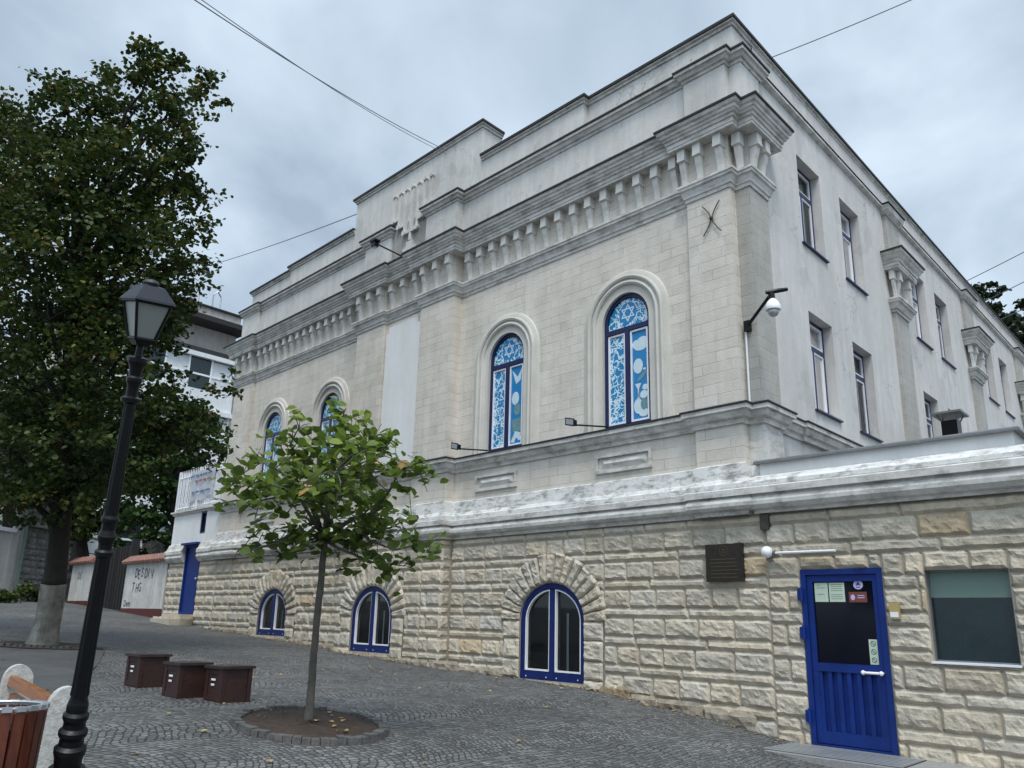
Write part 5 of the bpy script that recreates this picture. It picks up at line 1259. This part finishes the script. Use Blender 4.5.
mb.face([G(c0.x + 1.0 * math.cos(2 * math.pi * j / n) * (1 + .2 * math.sin(j * 2.1)), c0.y + .8 * math.sin(2 * math.pi * j / n), .03) for j in range(n)])
tag(mb.build('soil', 'soil'), kind='structure')
pts = []
for _ in range(90):
    x, y = random.uniform(-9, 1), random.uniform(7, 17); pts.append(tuple(G(x, y, .02)))
for _ in range(14): q = random.uniform(0, 6.28); r_ = random.uniform(0, .6); pts.append(tuple(G(C0[0] + r_ * math.cos(q), C0[1] + r_ * math.sin(q), .06)))
for _ in range(240):
    u_ = random.uniform(-.1, 17.5); off_ = (.32 if 6.9 < u_ < 10.6 else .07) + abs(random.gauss(0, .07)); p_ = L(u_, -off_, gu(u_) + .015); pts.append(tuple(p_))
o = leaves('fallen_leaves', pts, .055, 'deadleaf', None, up=6)
tag(o, 'scattered small fallen leaves on the cobblestones', 'leaves', kind='stuff')
for (x, y) in ((-5.0, 10.2),):
    t = thing('weed_tuft', G(x, y), 'small green weed tuft between cobbles near leftmost wooden box', 'weed')
    P_ = [tuple(G(x + random.gauss(0, .09), y + random.gauss(0, .05), .015)) for _ in range(60)]
    leaves('foliage', P_, .05, 'leaf_far', t, up=1)
# ================================================================= WOODEN BOXES
def wood_box(px_l, px_c, px_r, py, label, hh=.365):
    # near corner c, left corner l, right corner r on the ground
    def hit(x, y):
        d = (RT * (x - 512) - UP * (y - 384)) / FPX + FW; k = 1.0
        for _ in range(4000):
            p = d * k
            if p.z < gz(p.x, p.y): return p
            k += .01
    c = hit(*px_c)
    e1 = Vector((-.75, .661, 0)); e2 = Vector((.661, .75, 0))
    w1, w2 = px_l, px_r
    t = thing('wooden_box', c + (e1 * w1 + e2 * w2) / 2, label, 'wooden box', 'brown wooden boxes on the cobbles')
    z0 = gz(c.x, c.y)
    fr = lambda a, d, z: c + e1 * a + e2 * d + Vector((0, 0, z0 - c.z + z))
    mb = MB(); mb.box(fr, 0, w1, 0, w2, .0, hh)
    for a in (0, w1):
        for b in (0, w2): mb.box(fr, a - .012 if a == 0 else a - .04, a + .04 if a == 0 else a + .012, b - .012 if b == 0 else b - .04, b + .04 if b == 0 else b + .012, -.01, hh - .002)
    mb.box(fr, .04, w1 - .04, -.008, .0, hh - .06, hh - .004); mb.box(fr, .04, w1 - .04, -.008, 0, .02, .07)
    mb.build('body', 'brown', t)
    mb = MB(); mb.box(fr, -.035, w1 + .035, -.035, w2 + .035, hh, hh + .03)
    mb.build('lid', 'browntop', t)
    mb = MB()
    for (a, z, w_) in ((.13, .235, .09), (.145, .18, .07)): 
        mb.box(fr, a, a + w_, -.013, -.011, z, z + .022)
    mb.build('sticker', 'bead', t)
    return t
wood_box(.33, (137, 688), .36, 0, 'brown wooden box, leftmost and farthest of the three')
wood_box(.33, (176.6, 699.3), .36, 0, 'brown wooden box, middle one of the three')
wood_box(.33, (219.9, 703.7), .36, 0, 'brown wooden box nearest the young tree')
# ================================================================= STREET LAMP
la = at(150, 290, 4.35); lb = at(63, 790, 4.25); lz = gz(lb.x, lb.y); ax = (la - lb).normalized()
lb = lb + ax * ((lz - lb.z) / ax.z)
H_ = (at(140, 372, 5.05) - lb).length           # foot of the lantern
lamp = thing('street_lamp', lb, 'black cast-iron street lamp with square frosted lantern, leaning slightly', 'street lamp')
def hpx(y):                                      # height on the post of a row of the photo
    lo, hi = 0, 5
    for _ in range(40):
        m_ = (lo + hi) / 2; p = lb + ax * m_; yy = 384 - FPX * p.dot(UP) / p.dot(FW)
        if yy > y: lo = m_
        else: hi = m_
    return lo
KR = .69
mb = MB(); S = [(.19, -.1), (.19, .03), (.165, .06), (.165, .22), (.15, .25)]
h = hpx(768); mb.lathe(lb, [(r_ * KR, h_) for r_, h_ in S + [(.14, h * .7), (.15, h * .9), (.125, h)]], 20, ax); mb.build('foot', 'black', lamp, smooth=True, angle=R(35))
mb = MB(); pr = []
for y, r_ in ((768, .105), (764, .115), (757, .12), (752, .135), (747, .135), (744, .105), (738, .10), (734, .122), (730, .122), (727, .095), (722, .092), (718, .108), (714, .110), (711, .088), (706, .092), (702, .085), (698, .074), (694, .070)): pr.append((r_ * .82, hpx(y)))
mb.lathe(lb, [(r_ * KR, h_) for r_, h_ in pr], 20, ax); mb.build('moulded_base', 'black', lamp, smooth=True, angle=R(18))
mb = MB(); hs, he = hpx(694), hpx(556)
fl = lambda an: 1 + .05 * math.cos(8 * an)
mb.lathe(lb, [(r_ * KR, h_) for r_, h_ in [(.066, hs), (.062, hs + .03), (.052, he)]], 48, ax, fl)
mb.lathe(lb, [(r_ * KR, h_) for r_, h_ in [(.050, hpx(512)), (.040, hpx(402))]], 48, ax, fl); mb.build('shaft', 'black', lamp, smooth=True, angle=R(50))
mb = MB(); pr = []
for y, r_ in ((557, .055), (555, .068), (551, .068), (549, .05), (544, .05), (540, .062), (536, .066), (532, .055), (530, .05), (524, .05), (521, .062), (518, .062), (515, .052), (511, .05)): pr.append((r_, hpx(y)))
mb.lathe(lb, [(r_ * KR, h_) for r_, h_ in pr], 20, ax); mb.build('collar', 'black', lamp, smooth=True, angle=R(18))
mb = MB(); pr = []
for y, r_ in ((404, .042), (402, .075), (398, .078), (396, .045), (388, .045), (384, .05), (381, .062), (378, .062), (376, .045), (371, .05), (366, .058), (362, .078), (358, .078), (356, .03), (345, .025), (341, .05), (338, .055)): pr.append((r_ * .93, hpx(y)))
mb.lathe(lb, [(r_ * KR, h_) for r_, h_ in pr], 20, ax); mb.build('capital', 'black', lamp, smooth=True, angle=R(18))
# lantern: truncated pyramid of four panes
rot = R(47); e1 = Vector((math.cos(rot), math.sin(rot), 0)); e2 = Vector((-math.sin(rot), math.cos(rot), 0))
e1 = (e1 - ax * e1.dot(ax)).normalized(); e2 = ax.cross(e1)
def FLn(x, y, h): return lb + ax * h + e1 * x + e2 * y
hb0, hb1, hr, ht = hpx(339), hpx(303), hpx(287), hpx(280)
wb, wt, wr = .048, .089, .056
cor = [(-1, -1), (1, -1), (1, 1), (-1, 1)]
lan = MB()
for i in range(4):
    c = cor[i]; lan.tube([FLn(c[0] * wb, c[1] * wb, hb0), FLn(c[0] * wt, c[1] * wt, hb1)], .008, 6)
    n = cor[(i + 1) % 4]
    lan.tube([FLn(c[0] * wb, c[1] * wb, hb0), FLn(n[0] * wb, n[1] * wb, hb0)], .009, 6); lan.tube([FLn(c[0] * wt, c[1] * wt, hb1), FLn(n[0] * wt, n[1] * wt, hb1)], .010, 6)
lan.mesh([FLn(c[0] * wb, c[1] * wb, hb0 - .01) for c in cor] + [FLn(c[0] * .03, c[1] * .03, hb0 - .035) for c in cor], [(0, 1, 2, 3), (4, 5, 6, 7)] + [(i, (i + 1) % 4, 4 + (i + 1) % 4, 4 + i) for i in range(4)])
lf = lan.build('lantern_frame', 'black', lamp)
for i in range(4):
    c, n = cor[i], cor[(i + 1) % 4]; k = .96
    mb = MB(); mb.face([FLn(c[0] * wb * k, c[1] * wb * k, hb0), FLn(n[0] * wb * k, n[1] * wb * k, hb0), FLn(n[0] * wt * k, n[1] * wt * k, hb1), FLn(c[0] * wt * k, c[1] * wt * k, hb1)]); mb.build('pane', 'milk', lf)
mb = MB(); V_ = []
for wv, hv in ((wt + .017, hb1 + .003), (wt + .012, hb1 + .015), (wr, hr), (.03, hr + .008), (.03, hr + .014)): V_ += [FLn(c[0] * wv, c[1] * wv, hv) for c in cor]
F_ = [(0, 1, 2, 3), (16, 17, 18, 19)] + [(j * 4 + i, j * 4 + (i + 1) % 4, j * 4 + 4 + (i + 1) % 4, j * 4 + 4 + i) for j in range(4) for i in range(4)]
mb.mesh(V_, F_); mb.lathe(lb, [(.04, hr + .012), (.042, hr + .022), (.03, hr + .034), (.01, hr + .04)], 16, ax); mb.build('roof_cap', mat('lamp_roof', (.012, .015, .022), .45, noise_amt=.2, noise_scale=12), lamp)
# ================================================================= BENCH AND BIN
bn = at(56, 690, 5.3); bf = at(12, 668, 6.6)
zt = -.45
t = thing('bench', G((bn.x + bf.x) / 2, (bn.y + bf.y) / 2), 'park bench with orange wooden slats between pale concrete ends', 'bench')
dr_ = Vector((bf.x - bn.x, bf.y - bn.y, 0)); bl = dr_.length; dr_.normalize(); pr_ = Vector((-dr_.y, dr_.x, 0))
if pr_.x > 0: pr_ = -pr_          # the seat lies towards the left
zg = gz(bn.x, bn.y)
fb = lambda a, d, z: Vector((bn.x, bn.y, zg)) + dr_ * a + pr_ * (-d) + Vector((0, 0, z + .2 * (gz(bn.x + dr_.x * a, bn.y + dr_.y * a) - zg)))
def bench_end(a):
    mb = MB(); out = [(-.16, 0), (.24, 0), (.20, .35), (.165, .62)] + [(.06 + .105 * math.cos(q), .66 + .12 * math.sin(q)) for q in [math.pi * i / 12 for i in range(13)]] + [(-.05, .60), (-.10, .48), (-.48, .46), (-.52, .42), (-.50, .30), (-.42, .0), (-.28, 0), (-.25, .22), (-.18, .22)]
    mb.prism(lambda x, d, z: fb(a + d, x, z), out, 0, .09); return mb.build('end_support', 'concrete', t)
bench_end(-.10); bench_end(bl)
for (d0, z0, d1, z1) in ((-.005, .63, -.02, .70), (.02, .50, -.0, .57), (-.44, .46, -.34, .475), (-.31, .465, -.21, .475), (-.18, .465, -.08, .475)):
    mb = MB(); th = .04
    if abs(z1 - z0) > .05: q = [(d0, z0), (d1 + .06, z1), (d1 + .06 - th, z1 + .0), (d0 - th, z0)]; q = [(d0 + .03, z0), (d1 + .06, z1), (d1 + .02, z1), (d0 - .01, z0)]
    else: q = [(d0, z0), (d1, z0), (d1, z0 + .04), (d0, z0 + .04)]
    n_ = 4
    vs = [fb(-.02, x, z) for x, z in q] + [fb(bl + .02, x, z) for x, z in q]
    mb.mesh(vs, [(0, 1, 2, 3), (4, 5, 6, 7), (0, 1, 5, 4), (1, 2, 6, 5), (2, 3, 7, 6), (3, 0, 4, 7)], [(0, z) for x, z in q] + [(bl, z + x) for x, z in q]); mb.build('slat', 'orange', t)
bc = at(-3, 706, 4.3); bz = gz(bc.x, bc.y); topz = bc.z
t = thing('litter_bin', Vector((bc.x, bc.y, bz)), 'round litter bin of dark red wooden slats with galvanised rims', 'bin')
Rb = .215; ns_ = 22
for i in range(ns_):
    q = 2 * math.pi * i / ns_; c_, s_ = math.cos(q), math.sin(q)
    fr = lambda a, d, z, c_=c_, s_=s_: Vector((bc.x, bc.y, 0)) + Vector((-s_, c_, 0)) * a + Vector((c_, s_, 0)) * (Rb - (.03 * (topz - z) / .8) + d) + Vector((0, 0, z))
    hw = math.pi * Rb / ns_ * .80
    V_ = [fr(a, d, z) for z in (bz + .08, topz - .02) for d in (0, .02) for a in (-hw, hw)] + [fr(a, d, topz) for d in (0, .02) for a in (-hw * .6, hw * .6)]
    mb = MB(); mb.mesh(V_, [(0, 1, 3, 2), (0, 4, 5, 1), (2, 3, 7, 6), (0, 2, 6, 4), (1, 5, 7, 3), (4, 8, 9, 5), (6, 7, 11, 10), (4, 6, 10, 8), (5, 9, 11, 7), (8, 10, 11, 9)], [(p.z, i * .13 + .02 * k_) for k_, p in enumerate(V_)])
    sl_ = mb.build('slat', 'redwood', t)
    mb = MB(); mb.box(fr, -hw * .95, hw * .95, -.004, .026, topz - .012, topz + .012); mb.build('slat_cap', 'steel', sl_)
mb = MB(); P0 = Vector((bc.x, bc.y, 0))
for zz, rr in ((topz + .002, Rb - .004), (topz - .35, Rb - .018), (bz + .2, Rb - .03)):
    mb.tube([P0 + Vector((rr * math.cos(q), rr * math.sin(q), zz)) for q in [2 * math.pi * i / 36 for i in range(37)]], .008, 6, caps=False)
loose(mb, 'rim', 'steel', t)
mb = MB(); mb.lathe(Vector((bc.x, bc.y, bz)), [(.15, .0), (.15, .1), (Rb - .05, .1), (Rb - .015, topz - bz - .1), (Rb - .03, topz - bz - .1), (Rb - .06, .12), (.01, .12)], 24); mb.build('liner', 'room', t)
# ================================================================= CABLES
def cable(a, b, sag, r_, label):
    a, b = Vector(a), Vector(b); mb = MB()
    mb.tube([a.lerp(b, i / 14) - Vector((0, 0, sag * 4 * (i / 14) * (1 - i / 14))) for i in range(15)], r_, 5)
    return one('overhead_cable', mb, 'cable', label, 'cable', 'cables across the sky')
cable(L(7.6, -.1, 10.35), at(150, -30, 9), .12, .008, 'dark overhead cable from top of centre parapet to upper left sky')
cable(L(7.65, -.1, 10.30), at(160, -30, 9), .14, .006, 'thinner twin of cable beside it, top left sky')
cable(L(.12, 1.35, 9.62), at(1010, -45, 13), .05, .009, 'overhead cable rising right from roof corner')
cable(at(200, 268, 40), at(362, 212, 24), .1, .014, 'faint cable from apartment block to left parapet')
cable(at(900, 312, 46), at(1100, 212, 27), .1, .018, 'upper faint cable above trees at right edge')
cable(at(900, 340, 47), at(1100, 243, 27), .1, .018, 'middle faint cable crossing trees at right edge')
cable(at(900, 362, 47), at(1100, 273, 27), .1, .018, 'lowest faint cable crossing trees at right edge')
